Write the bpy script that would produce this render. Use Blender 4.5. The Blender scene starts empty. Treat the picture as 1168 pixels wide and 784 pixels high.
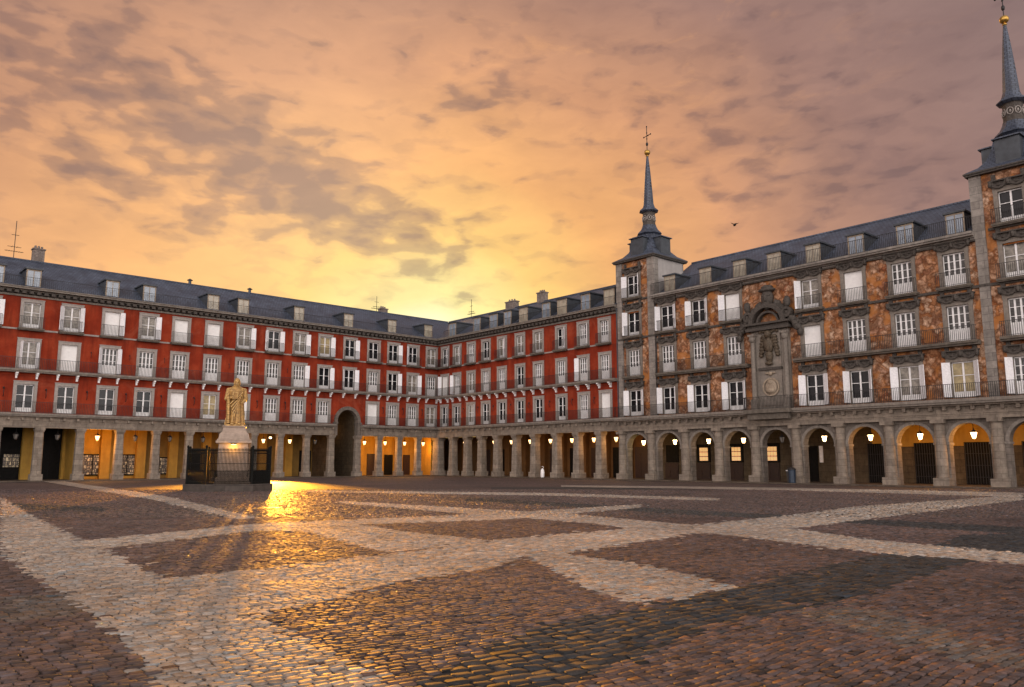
import bpy, math, random
import numpy as np
from mathutils import Vector, Matrix
random.seed(7)
PI=math.pi
scene=bpy.context.scene
COL=scene.collection

# ------------------------------------------------------------------ helpers
class MB:
    """collects boxes, prisms and lathes, builds ONE mesh object"""
    def __init__(s): s.v=[]; s.f=[]; s.sm=[]
    def add(s,vs,fs,smooth=False):
        n=len(s.v); s.v+= [tuple(q) for q in vs]
        s.f+=[tuple(i+n for i in q) for q in fs]; s.sm+=[smooth]*len(fs)
        return s
    def box(s,x0,x1,y0,y1,z0,z1,rz=0,c=None):
        vs=[(x,y,z) for z in (z0,z1) for y in (y0,y1) for x in (x0,x1)]
        if rz:
            cx,cy=c if c else ((x0+x1)/2,(y0+y1)/2); ca,sa=math.cos(rz),math.sin(rz)
            vs=[(cx+(x-cx)*ca-(y-cy)*sa, cy+(x-cx)*sa+(y-cy)*ca, z) for x,y,z in vs]
        return s.add(vs,[(0,2,3,1),(4,5,7,6),(0,1,5,4),(2,6,7,3),(0,4,6,2),(1,3,7,5)])
    def bar(s,a,b,r,n=6):
        a=Vector(a); b=Vector(b); d=(b-a).normalized()
        u=d.orthogonal().normalized(); w=d.cross(u); vs=[]
        for p in (a,b):
            for i in range(n):
                t=2*PI*i/n; vs.append(p+u*math.cos(t)*r+w*math.sin(t)*r)
        fs=[(i,(i+1)%n,n+(i+1)%n,n+i) for i in range(n)]+[tuple(range(n))[::-1],tuple(range(n,2*n))]
        return s.add(vs,fs)
    def lathe(s,prof,n=12,c=(0,0),rot=0,smooth=False,sq=False):
        vs=[];fs=[]; k=1/math.cos(PI/n) if sq else 1
        for r,z in prof:
            for i in range(n):
                t=2*PI*i/n+rot; vs.append((c[0]+math.cos(t)*r*k,c[1]+math.sin(t)*r*k,z))
        m=len(prof)
        for j in range(m-1):
            for i in range(n):
                fs.append((j*n+i,j*n+(i+1)%n,(j+1)*n+(i+1)%n,(j+1)*n+i))
        fs.append(tuple(range(n))[::-1]); fs.append(tuple(range((m-1)*n,m*n)))
        return s.add(vs,fs,smooth)
    def blob(s,c,r,seg=10,rings=7,jit=0):
        vs=[(c[0],c[1],c[2]-r[2])]; fs=[]
        for j in range(1,rings):
            p=-PI/2+PI*j/rings
            for i in range(seg):
                t=2*PI*i/seg; q=1+random.uniform(-jit,jit)
                vs.append((c[0]+r[0]*math.cos(p)*math.cos(t)*q,c[1]+r[1]*math.cos(p)*math.sin(t)*q,c[2]+r[2]*math.sin(p)*q))
        vs.append((c[0],c[1],c[2]+r[2])); L=len(vs)-1
        for i in range(seg): fs.append((0,1+(i+1)%seg,1+i)); fs.append((L,L-seg+i,L-seg+(i+1)%seg))
        for j in range(rings-2):
            for i in range(seg):
                a=1+j*seg+i;b=1+j*seg+(i+1)%seg; fs.append((a,b,b+seg,a+seg))
        return s.add(vs,fs,True)
    def arc(s,cx,cz,r0,r1,y0,y1,a0=0,a1=PI,n=20):
        """ring segment in the facade plane, from y0 (front) to y1"""
        vs=[];fs=[]
        for i in range(n+1):
            t=a0+(a1-a0)*i/n; c_,s_=math.cos(t),math.sin(t)
            for r,y in ((r0,y0),(r1,y0),(r1,y1),(r0,y1)): vs.append((cx+c_*r,y,cz+s_*r))
        for i in range(n):
            for k in range(4):
                a=i*4+k;b=i*4+(k+1)%4; fs.append((a,b,b+4,a+4))
        fs.append((3,2,1,0)); L=n*4; fs.append((L,L+1,L+2,L+3))
        return s.add(vs,fs)
    def mesh(s,name,m):
        me=bpy.data.meshes.new(name); me.from_pydata(s.v,[],s.f)
        me.polygons.foreach_set('use_smooth',s.sm); me.materials.append(m)
        import bmesh
        bm=bmesh.new(); bm.from_mesh(me); bmesh.ops.recalc_face_normals(bm,faces=bm.faces); bm.to_mesh(me); bm.free()
        me.update(); return me
    def build(s,name,m,parent=None,loc=(0,0,0),rz=0):
        return link(name,s.mesh(name,m),parent,loc,rz)
def link(name,me,parent=None,loc=(0,0,0),rz=0):
    o=bpy.data.objects.new(name,me); COL.objects.link(o); o.parent=parent; o.location=loc; o.rotation_euler=(0,0,rz); return o
def tag(o,label=None,cat=None,group=None,kind=None):
    if label: o['label']=label
    if cat: o['category']=cat
    if group: o['group']=group
    if kind: o['kind']=kind
    return o
def empty(name,loc,rz=0):
    o=bpy.data.objects.new(name,None); COL.objects.link(o); o.location=loc; o.rotation_euler=(0,0,rz); o.empty_display_size=.3; return o
def bevel(o,w=.02,seg=2):
    m=o.modifiers.new('bevel','BEVEL'); m.width=w; m.segments=seg; m.limit_method='ANGLE'; return o

# ------------------------------------------------------------------ materials
def srgb(r,g,b):
    f=lambda c:(c/255/12.92) if c/255<=.04045 else ((c/255+.055)/1.055)**2.4
    return (f(r),f(g),f(b),1)
class NT:
    def __init__(s,name):
        s.m=bpy.data.materials.new(name); s.m.use_nodes=True; s.t=s.m.node_tree; s.n=s.t.nodes; s.l=s.t.links
        s.p=s.n['Principled BSDF']; s.co=s.n.new('ShaderNodeTexCoord').outputs['Object']
    def new(s,t,**k):
        n=s.n.new(t)
        for a,b in k.items(): setattr(n,a,b)
        return n
    def set(s,sock,v):
        if hasattr(v,'links'): s.l.new(v,sock)
        else: sock.default_value=v
    def noise(s,scale,detail=5,rough=.6,vec=None,dist=0):
        n=s.new('ShaderNodeTexNoise'); n.inputs['Scale'].default_value=scale; n.inputs['Detail'].default_value=detail
        n.inputs['Roughness'].default_value=rough; n.inputs['Distortion'].default_value=dist
        s.l.new(vec if vec is not None else s.co,n.inputs['Vector']); return n.outputs['Fac']
    def mapv(s,sc,rot=(0,0,0)):
        n=s.new('ShaderNodeMapping'); n.inputs['Scale'].default_value=sc; n.inputs['Rotation'].default_value=rot; s.l.new(s.co,n.inputs['Vector']); return n.outputs[0]
    def ramp(s,fac,stops,interp='LINEAR'):
        n=s.new('ShaderNodeValToRGB'); s.l.new(fac,n.inputs[0]); e=n.color_ramp.elements; n.color_ramp.interpolation=interp
        while len(e)<len(stops): e.new(.5)
        for i,(p,c) in enumerate(stops): e[i].position=p; e[i].color=c if len(c)==4 else (*c,1)
        return n.outputs[0]
    def mix(s,fac,a,b,mode='MIX'):
        n=s.new('ShaderNodeMix',data_type='RGBA',blend_type=mode); s.set(n.inputs[0],fac); s.set(n.inputs[6],a); s.set(n.inputs[7],b); return n.outputs[2]
    def math(s,op,a,b=0,c=0,clamp=False):
        n=s.new('ShaderNodeMath',operation=op,use_clamp=clamp); s.set(n.inputs[0],a); s.set(n.inputs[1],b); s.set(n.inputs[2],c); return n.outputs[0]
    def bump(s,h,strength=.3,dist=.02):
        n=s.new('ShaderNodeBump'); n.inputs['Strength'].default_value=strength; n.inputs['Distance'].default_value=dist
        s.l.new(h,n.inputs['Height']); s.l.new(n.outputs[0],s.p.inputs['Normal'])
    def out(s,col,rough=.8,metal=0,spec=.5):
        s.set(s.p.inputs['Base Color'],col); s.set(s.p.inputs['Roughness'],rough); s.p.inputs['Metallic'].default_value=metal
        s.p.inputs['Specular IOR Level'].default_value=spec; return s.m
def g4(c,k=1): return (c[0]*k,c[1]*k,c[2]*k,1)
def plain(name,c,rough=.7,var=.3,scale=6,metal=0,spec=.5,bump=.15,streak=0):
    t=NT(name); f=t.noise(scale); col=t.ramp(f,[(.3,g4(c,1-var)),(.7,g4(c,1+var*.6))])
    if streak:
        f2=t.noise(1.0,6,.7,t.mapv((2.2,2.2,.25))); col=t.mix(t.ramp(f2,[(.42,(0,0,0,1)),(.72,(streak,)*3+(1,))]),col,g4(c,.35))
    if bump: t.bump(t.noise(scale*6),bump,.01)
    return t.out(col,rough,metal,spec)
def stone(name,c,bw=.9,bh=.42,rough=.85,joint=.45,dirt=.5,spec=.3):
    t=NT(name); sx=t.new('ShaderNodeSeparateXYZ'); t.l.new(t.co,sx.inputs[0])
    cb=t.new('ShaderNodeCombineXYZ'); t.l.new(t.math('ADD',sx.outputs[0],t.math('MULTIPLY',sx.outputs[1],.97)),cb.inputs[0]); t.l.new(sx.outputs[2],cb.inputs[1])
    b=t.new('ShaderNodeTexBrick'); t.l.new(cb.outputs[0],b.inputs['Vector']); b.inputs['Scale'].default_value=1
    b.inputs['Brick Width'].default_value=bw; b.inputs['Row Height'].default_value=bh; b.inputs['Mortar Size'].default_value=.012; b.inputs['Mortar Smooth'].default_value=.3
    b.inputs['Color1'].default_value=g4(c,1.12); b.inputs['Color2'].default_value=g4(c,.82); b.inputs['Mortar'].default_value=g4(c,joint)
    f=t.noise(3,7,.65); col=t.mix(1,b.outputs[0],t.ramp(f,[(.3,(.62,.6,.6,1)),(.7,(1.12,1.1,1.08,1))]),'MULTIPLY')
    f2=t.noise(1.3,7,.7,t.mapv((1.5,1.5,.35))); col=t.mix(t.ramp(f2,[(.46,(0,0,0,1)),(.75,(dirt,)*3+(1,))]),col,g4(c,.25))
    h=t.math('ADD',t.math('MULTIPLY',b.outputs['Fac'],-1.0),t.math('MULTIPLY',t.noise(25,4),.5)); t.bump(h,.5,.015)
    return t.out(col,rough,0,spec)
M={}
M['granite']=stone('granite_stone',(.27,.225,.18),1.4,.46)
M['granite_arch']=stone('granite_arch',(.205,.175,.148),.8,.42)
M['quoin']=stone('quoin_stone',(.31,.28,.25),1.3,.5,joint=.35)
M['trim']=plain('stone_trim',(.24,.205,.172),.85,.3,5,streak=.6)
M['frame']=plain('window_surround',(.35,.31,.28),.85,.22,5,streak=.35)
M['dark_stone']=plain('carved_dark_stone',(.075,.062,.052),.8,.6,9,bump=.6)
M['bronze_stone']=plain('relief_stone',(.10,.072,.045),.7,.7,8,bump=.8)
M['cartouche']=plain('pale_relief_stone',(.33,.26,.19),.8,.35,6,bump=.5)
M['iron']=plain('wrought_iron',(.018,.016,.017),.5,.3,20,spec=.4,bump=0)
M['fence_iron']=plain('fence_iron',(.008,.008,.007),.75,.4,14,spec=.12,bump=0)
M['white']=plain('white_paint',(.88,.86,.85),.5,.12,5,spec=.4,bump=.05)
M['blind']=plain('white_blind',(.88,.86,.84),.6,.08,3,bump=0)
M['shutter']=plain('shutter_paint',(.86,.84,.85),.55,.15,8,bump=.1)
M['glass']=plain('window_glass',(.010,.011,.013),.12,.5,2,spec=.30,bump=0)
M['gpane']=plain('veiled_glass',(.10,.095,.09),.2,.7,3,spec=.3,bump=0)
M['curtain']=plain('curtained_glass',(.30,.27,.23),.2,.55,3,spec=.3,bump=0)
M['warm']=plain('warm_curtain_glass',(.42,.33,.17),.3,.4,3,spec=.5,bump=0)
M['dormer_glass']=plain('dormer_pane',(.26,.31,.37),.2,.35,2,spec=.9,bump=0)
M['dormer_gold']=plain('dormer_pane_warm',(.42,.37,.28),.25,.35,2,spec=.8,bump=0)
M['lead']=plain('lead_sheet',(.06,.068,.08),.5,.35,2.5,spec=.5,metal=.2,streak=.3)
M['stucco_white']=plain('white_stucco',(.40,.37,.35),.9,.15,1.2,streak=.3)
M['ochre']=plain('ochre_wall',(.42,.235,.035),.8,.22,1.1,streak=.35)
M['ochre_mid']=plain('ochre_wall_half_shade',(.22,.125,.025),.85,.3,1.1,streak=.5)  # half-dark ochre: shade of the dim left bays put into the colour, plus streaks
M['ochre_dim']=plain('shaded_ochre_wall',(.13,.06,.015),.85,.3,1.1,streak=.5)  # ochre darkened further, so the colour itself carries the shade of dark bays
M['inner_stone']=stone('inner_ashlar',(.105,.078,.048),.9,.45)
M['ceiling']=plain('arcade_ceiling',(.07,.045,.02),.9,.2,1)
M['dark_wood']=plain('dark_wood_door',(.030,.012,.007),.6,.4,6,bump=.2)
M['shop']=plain('shop_dark',(.008,.007,.006),.6,.4,4,spec=.1,bump=0)
M['chimney']=stone('chimney_brick',(.30,.25,.22),.24,.08)
M['gold']=plain('gilded_ball',(.55,.33,.08),.35,.3,8,metal=.8,bump=0)
M['statue']=plain('golden_stone',(.50,.30,.10),.6,.45,5,bump=.6)
def statue_mat():
    t=NT('golden_stone'); g=t.new('ShaderNodeNewGeometry'); pt=t.ramp(g.outputs['Pointiness'],[(.44,(.03,.016,.005,1)),(.50,(.40,.22,.06,1)),(.56,(.80,.55,.24,1))])  # crevice shade painted in: creases dark, ridges pale
    f=t.noise(7,6,.7); col=t.mix(1,pt,t.ramp(f,[(.35,(.45,.42,.4,1)),(.65,(1.25,1.2,1.1,1))]),'MULTIPLY'); t.bump(t.noise(14,5,.7),.6,.03); return t.out(col,.5,0,.4)
M['statue']=statue_mat()
M['pedestal']=plain('pedestal_stone',(.36,.27,.21),.7,.25,5,bump=.4)
M['kerb']=stone('kerb_stone',(.085,.07,.06),1.0,.35)
M['paving']=stone('arcade_paving',(.11,.085,.065),.6,.6,.6)
M['poster']=None
def slate():
    t=NT('slate_roof'); sx=t.new('ShaderNodeSeparateXYZ'); t.l.new(t.co,sx.inputs[0]); cb=t.new('ShaderNodeCombineXYZ')
    t.l.new(sx.outputs[0],cb.inputs[0]); t.l.new(t.math('MULTIPLY',sx.outputs[2],1.9),cb.inputs[1])
    b=t.new('ShaderNodeTexBrick'); t.l.new(cb.outputs[0],b.inputs['Vector']); b.inputs['Scale'].default_value=1
    b.inputs['Brick Width'].default_value=.3; b.inputs['Row Height'].default_value=.3; b.inputs['Mortar Size'].default_value=.02
    b.inputs['Color1'].default_value=(.082,.098,.130,1); b.inputs['Color2'].default_value=(.056,.068,.095,1); b.inputs['Mortar'].default_value=(.018,.02,.028,1)
    f=t.noise(.7,6,.6); col=t.mix(1,b.outputs[0],t.ramp(f,[(.3,(.6,.62,.68,1)),(.7,(1.35,1.35,1.4,1))]),'MULTIPLY')
    t.bump(t.math('MULTIPLY',b.outputs['Fac'],-1),.5,.02)
    return t.out(col,t.ramp(f,[(.3,(.38,)*3+(1,)),(.7,(.6,)*3+(1,))]),0,.5)
M['slate']=slate()
def red():
    t=NT('red_stucco'); f=t.noise(.55,8,.65); col=t.ramp(f,[(.3,(.19,.022,.009,1)),(.5,(.275,.036,.014,1)),(.72,(.36,.06,.023,1))])
    f2=t.noise(1.0,7,.75,t.mapv((1.6,1.6,.18))); col=t.mix(t.ramp(f2,[(.46,(0,0,0,1)),(.72,(.75,.75,.75,1))]),col,(.10,.014,.008,1))
    f3=t.noise(.35,5,.7,dist=1.0); col=t.mix(t.ramp(f3,[(.55,(0,0,0,1)),(.66,(.45,.45,.45,1))]),col,(.34,.085,.045,1))
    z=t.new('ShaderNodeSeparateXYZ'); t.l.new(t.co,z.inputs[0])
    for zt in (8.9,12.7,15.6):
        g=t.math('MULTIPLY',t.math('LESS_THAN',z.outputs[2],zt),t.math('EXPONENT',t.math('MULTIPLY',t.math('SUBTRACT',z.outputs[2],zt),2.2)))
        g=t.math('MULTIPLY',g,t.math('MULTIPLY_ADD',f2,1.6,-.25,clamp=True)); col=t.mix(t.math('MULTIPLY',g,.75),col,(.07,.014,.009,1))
    t.bump(t.noise(40,4),.15,.01); return t.out(col,.9,0,.12)
M['red']=red()
def fresco():
    t=NT('painted_fresco')
    nz=t.new('ShaderNodeTexNoise'); nz.inputs['Scale'].default_value=1.6; nz.inputs['Detail'].default_value=3; t.l.new(t.co,nz.inputs['Vector'])
    sc=t.new('ShaderNodeVectorMath',operation='SCALE'); sc.inputs['Scale'].default_value=1.5; t.l.new(nz.outputs['Color'],sc.inputs[0])
    w=t.new('ShaderNodeVectorMath',operation='ADD'); t.l.new(t.co,w.inputs[0]); t.l.new(sc.outputs[0],w.inputs[1])
    v2=t.new('ShaderNodeTexVoronoi',feature='F1'); v2.inputs['Scale'].default_value=2.1; t.l.new(w.outputs[0],v2.inputs['Vector'])
    ed=t.new('ShaderNodeTexVoronoi',feature='DISTANCE_TO_EDGE'); ed.inputs['Scale'].default_value=2.1; t.l.new(w.outputs[0],ed.inputs['Vector'])
    s3=t.new('ShaderNodeSeparateColor'); t.l.new(v2.outputs['Color'],s3.inputs[0])
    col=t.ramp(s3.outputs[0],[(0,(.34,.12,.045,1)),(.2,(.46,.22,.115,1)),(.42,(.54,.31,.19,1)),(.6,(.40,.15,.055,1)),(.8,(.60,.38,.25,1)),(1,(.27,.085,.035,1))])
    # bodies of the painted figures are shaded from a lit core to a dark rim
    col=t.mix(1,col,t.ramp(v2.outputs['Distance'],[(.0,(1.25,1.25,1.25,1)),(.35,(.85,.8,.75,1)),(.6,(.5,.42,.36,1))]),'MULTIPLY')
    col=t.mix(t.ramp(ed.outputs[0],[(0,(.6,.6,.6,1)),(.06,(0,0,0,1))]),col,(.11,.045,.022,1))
    f=t.noise(6,8,.72); col=t.mix(1,col,t.ramp(f,[(.32,(.5,.44,.40,1)),(.5,(1,1,1,1)),(.68,(1.45,1.5,1.55,1))]),'MULTIPLY')
    f2=t.noise(.8,3,.5); col=t.mix(t.ramp(f2,[(.54,(0,0,0,1)),(.60,(.8,.8,.8,1))]),col,(.44,.15,.038,1))
    st=t.noise(1.0,6,.7,t.mapv((2.0,2.0,.22))); col=t.mix(t.ramp(st,[(.52,(0,0,0,1)),(.78,(.5,.5,.5,1))]),col,(.12,.055,.03,1))
    col=t.mix(1,col,(.98,1.10,1.22,1),'MULTIPLY'); t.bump(f,.3,.02); return t.out(col,.85,0,.12)
M['fresco']=fresco()
M['orange_plaster']=plain('orange_plaster',(.30,.095,.022),.9,.3,3,spec=.1,streak=.5)
M['slab']=plain('weathered_slab',(.15,.125,.10),.9,.45,4,streak=.6)
def poster():
    t=NT('shop_display'); sx=t.new('ShaderNodeSeparateXYZ'); t.l.new(t.co,sx.inputs[0]); cb=t.new('ShaderNodeCombineXYZ'); t.l.new(sx.outputs[0],cb.inputs[0]); t.l.new(sx.outputs[2],cb.inputs[1])
    b=t.new('ShaderNodeTexBrick'); t.l.new(cb.outputs[0],b.inputs['Vector']); b.inputs['Scale'].default_value=1; b.inputs['Brick Width'].default_value=.26; b.inputs['Row Height'].default_value=.34; b.inputs['Mortar Size'].default_value=.03; b.offset=.35; b.squash=.6
    b.inputs['Color1'].default_value=(.32,.25,.15,1); b.inputs['Color2'].default_value=(.07,.05,.035,1); b.inputs['Mortar'].default_value=(.015,.01,.008,1)
    f=t.noise(7,4,.6); col=t.mix(1,b.outputs[0],t.ramp(f,[(.38,(.3,.28,.3,1)),(.55,(1.1,1.1,1.1,1)),(.66,(2.2,2.1,1.9,1))]),'MULTIPLY')
    t.set(t.p.inputs['Emission Color'],col); t.p.inputs['Emission Strength'].default_value=.5
    return t.out(col,.3)
M['poster']=poster()
def emis(name,c,k):
    m=bpy.data.materials.new(name); m.use_nodes=True; p=m.node_tree.nodes['Principled BSDF']; p.inputs['Base Color'].default_value=(.8,.75,.6,1)
    p.inputs['Emission Color'].default_value=(*c,1); p.inputs['Emission Strength'].default_value=k; p.inputs['Roughness'].default_value=.3; return m
M['lamp_on']=emis('lit_lamp_glass',(1,.62,.26),14); M['lamp_dim']=emis('small_lit_lamp_glass',(1,.55,.20),5); M['lamp_off']=plain('unlit_lamp_glass',(.22,.20,.18),.2,.3,5,spec=.6,bump=0)
M['lit_pane']=emis('lit_amber_pane',(1,.45,.10),.55)

# ------------------------------------------------------------------ camera
cam=bpy.data.cameras.new('camera'); cam.sensor_width=36; cam.lens=908/1168*36; cam.clip_end=5000; cam.clip_start=.1
co=bpy.data.objects.new('camera',cam); COL.objects.link(co); co.location=(0,0,1.65); co.rotation_euler=(math.radians(90+8.457),0,0); scene.camera=co

# ------------------------------------------------------------------ ground
LIGHT=[
  [(-21.65,34.28),(-9.11,14.56),(-6.03,10.81),(-4.61,9.00),(-2.50,6.07),(-1.3,4.2),(0.2,4.2),(-0.82,6.07),(-2.65,8.80),(-3.55,10.00),(-4.83,11.51),(-7.99,15.71),(-11.81,20.94),(-27,42)],
  [(-4.83,11.51),(-3.31,13.22),(-1.97,14.83),(-1.09,15.87),(0.24,14.29),(-0.39,12.50),(-1.61,11.26),(-2.65,8.80)],
  [(-1.09,15.87),(0.24,14.29),(1.0,10.5),(1.48,9.5),(2.95,10.81),(2.06,13.22),(0.95,14.56),(-0.44,17.07)],
  [(-1.09,15.87),(-0.44,17.07),(-2.32,18.92),(-4.32,21.81),(-5.32,20.66),(-4.82,19.15),(-2.29,14.83)],
  [(-0.44,17.07),(0.95,14.56),(4.39,18.92),(6.76,19.88),(22.14,35.05),(25.64,40.55),(12.51,29.70),(8.50,24.95),(4.78,21.22),(4.14,21.81),(2.45,19.63)],
  [(4.39,18.92),(6.55,14.69),(8.19,13.11),(12.5,9.5),(13.5,11.2),(9.19,14.69),(7.63,17.07),(6.85,20.13)],
  [(-7.84,15.11),(-6.13,19.39),(-4.82,19.15),(-4.20,21.22),(-0.17,23.10),(4.63,29.14),(5.00,31.50),(-0.20,26.20),(-4.58,23.10),(-6.81,21.52),(-9.01,16.89)],
  [(-6.85,32.15),(-2.27,26.65),(2.02,21.81),(3.54,18.70),(4.71,20.94),(2.08,25.35),(-2.53,29.70),(-7.30,34.28)],
  [(-38.74,66.84),(-16.06,35.86),(-7.82,23.10),(-7.42,23.81),(-16.43,38.53),(-38.98,69.87)],
  [(-11.15,44.00),(1.54,39.51),(8.75,34.28),(9.37,36.71),(1.67,42.79),(-11.83,46.66)],
  [(3.22,53.06),(15.98,46.66),(23.76,37.60),(27.06,42.79),(17.57,51.30),(3.46,56.97)],
]
SLAB=[[(-6.25,10.06),(-5.58,10.25),(-4.58,8.90),(-5.24,8.48)]]
GREY=[[(3.05,9.10),(4.08,9.25),(4.33,7.05),(6.5,5.2),(5.5,4.4),(3.52,7.3)]]
DARK=[
  [(-2.4,4.2),(-0.72,6.07),(0.32,8.43),(1.53,9.25),(2.95,10.81),(6.77,14.83),(8.06,13.80),(7.29,13.22),(4.26,10.13),(2.08,8.35),(0.83,6.82),(0.30,6.07),(-0.4,4.2)],
  [(-2.20,37.60),(5.13,28.61),(9.65,23.81),(12.82,20.40),(11.60,18.48),(8.83,21.81),(4.69,26.20),(-2.00,34.28)],
  [(8.02,15.71),(9.19,14.69),(11.8,16.5),(12.5,19.0),(10.13,18.26)],
  [(-20.73,32.83),(-14.61,29.14),(-13.35,26.65),(-17.71,28.09)],
  [(-1.38,53.06),(10.13,53.06),(9.18,48.11),(-1.25,48.11)],
]
TH=math.radians(38)   # lattice direction of the setts
def setts(name,c,var,scale=1.0,rough=(.3,.55)):
    t=NT(name); 
    mp=t.new('ShaderNodeMapping'); mp.inputs['Rotation'].default_value=(0,0,-TH); t.l.new(t.co,mp.inputs['Vector'])
    s=t.new('ShaderNodeVectorMath',operation='MULTIPLY'); t.l.new(mp.outputs[0],s.inputs[0]); s.inputs[1].default_value=(1/(.17*scale),1/(.12*scale),1)
    v=t.new('ShaderNodeTexVoronoi',feature='F1'); v.inputs['Scale'].default_value=1; v.inputs['Randomness'].default_value=.55; t.l.new(s.outputs[0],v.inputs['Vector'])
    e=t.new('ShaderNodeTexVoronoi',feature='DISTANCE_TO_EDGE'); e.inputs['Scale'].default_value=1; e.inputs['Randomness'].default_value=.55; t.l.new(s.outputs[0],e.inputs['Vector'])
    s3=t.new('ShaderNodeSeparateColor'); t.l.new(v.outputs['Color'],s3.inputs[0])
    col=t.ramp(s3.outputs[0],[(0,g4(c,1-var)),(.5,g4(c,1)),(1,g4(c,1+var))])
    big=t.noise(.16,6,.65); col=t.mix(1,col,t.ramp(big,[(.3,(.62,.60,.60,1)),(.7,(1.32,1.26,1.20,1))]),'MULTIPLY')
    sm=t.noise(1.1,5,.7); col=t.mix(1,col,t.ramp(sm,[(.3,(.75,.75,.75,1)),(.7,(1.22,1.22,1.22,1))]),'MULTIPLY')
    j=t.ramp(e.outputs[0],[(.0,(0,0,0,1)),(.12,(1,1,1,1))]); col=t.mix(j,g4(c,.3),col)
    tilt=t.math('MULTIPLY',s3.outputs[1],.6)
    h=t.math('ADD',t.ramp(e.outputs[0],[(0,(0,0,0,1)),(.28,(1,1,1,1))]),tilt); t.bump(h,.7,.02)
    return t.out(col,t.ramp(sm,[(.3,(.62,)*3+(1,)),(.7,(.8,)*3+(1,))]),0,.35)
CF=(.100,.068,.062); CL=(.34,.285,.24); CD=(.036,.035,.036); CG=(.125,.10,.086)
M['field']=setts('red_granite_setts',CF,.38); M['lightband']=setts('pale_granite_setts',CL,.3); M['darkband']=setts('dark_basalt_setts',CD,.4,1.25); M['greyband']=setts('grey_setts',CG,.35)
def sheet(name,polys,m,z0,dz=.0012):
    mb=MB()
    for i,p in enumerate(polys):
        a=sum(p[k][0]*p[(k+1)%len(p)][1]-p[(k+1)%len(p)][0]*p[k][1] for k in range(len(p)))
        if a<0: p=p[::-1]
        mb.add([(x,y,z0+i*dz) for x,y in p],[tuple(range(len(p)))])
    me=bpy.data.meshes.new(name); me.from_pydata(mb.v,[],mb.f); me.materials.append(m)
    o=link(name,me); o['kind']='structure'; return o
sheet('ground',[[(-900,-900),(900,-900),(900,900),(-900,900)]],M['field'],0)
sheet('dark_paving_band',DARK,M['darkband'],.004)
sheet('grey_paving_band',GREY+SLAB,M['greyband'],.012)
sheet('pale_paving_band',LIGHT,M['lightband'],.016)

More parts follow.
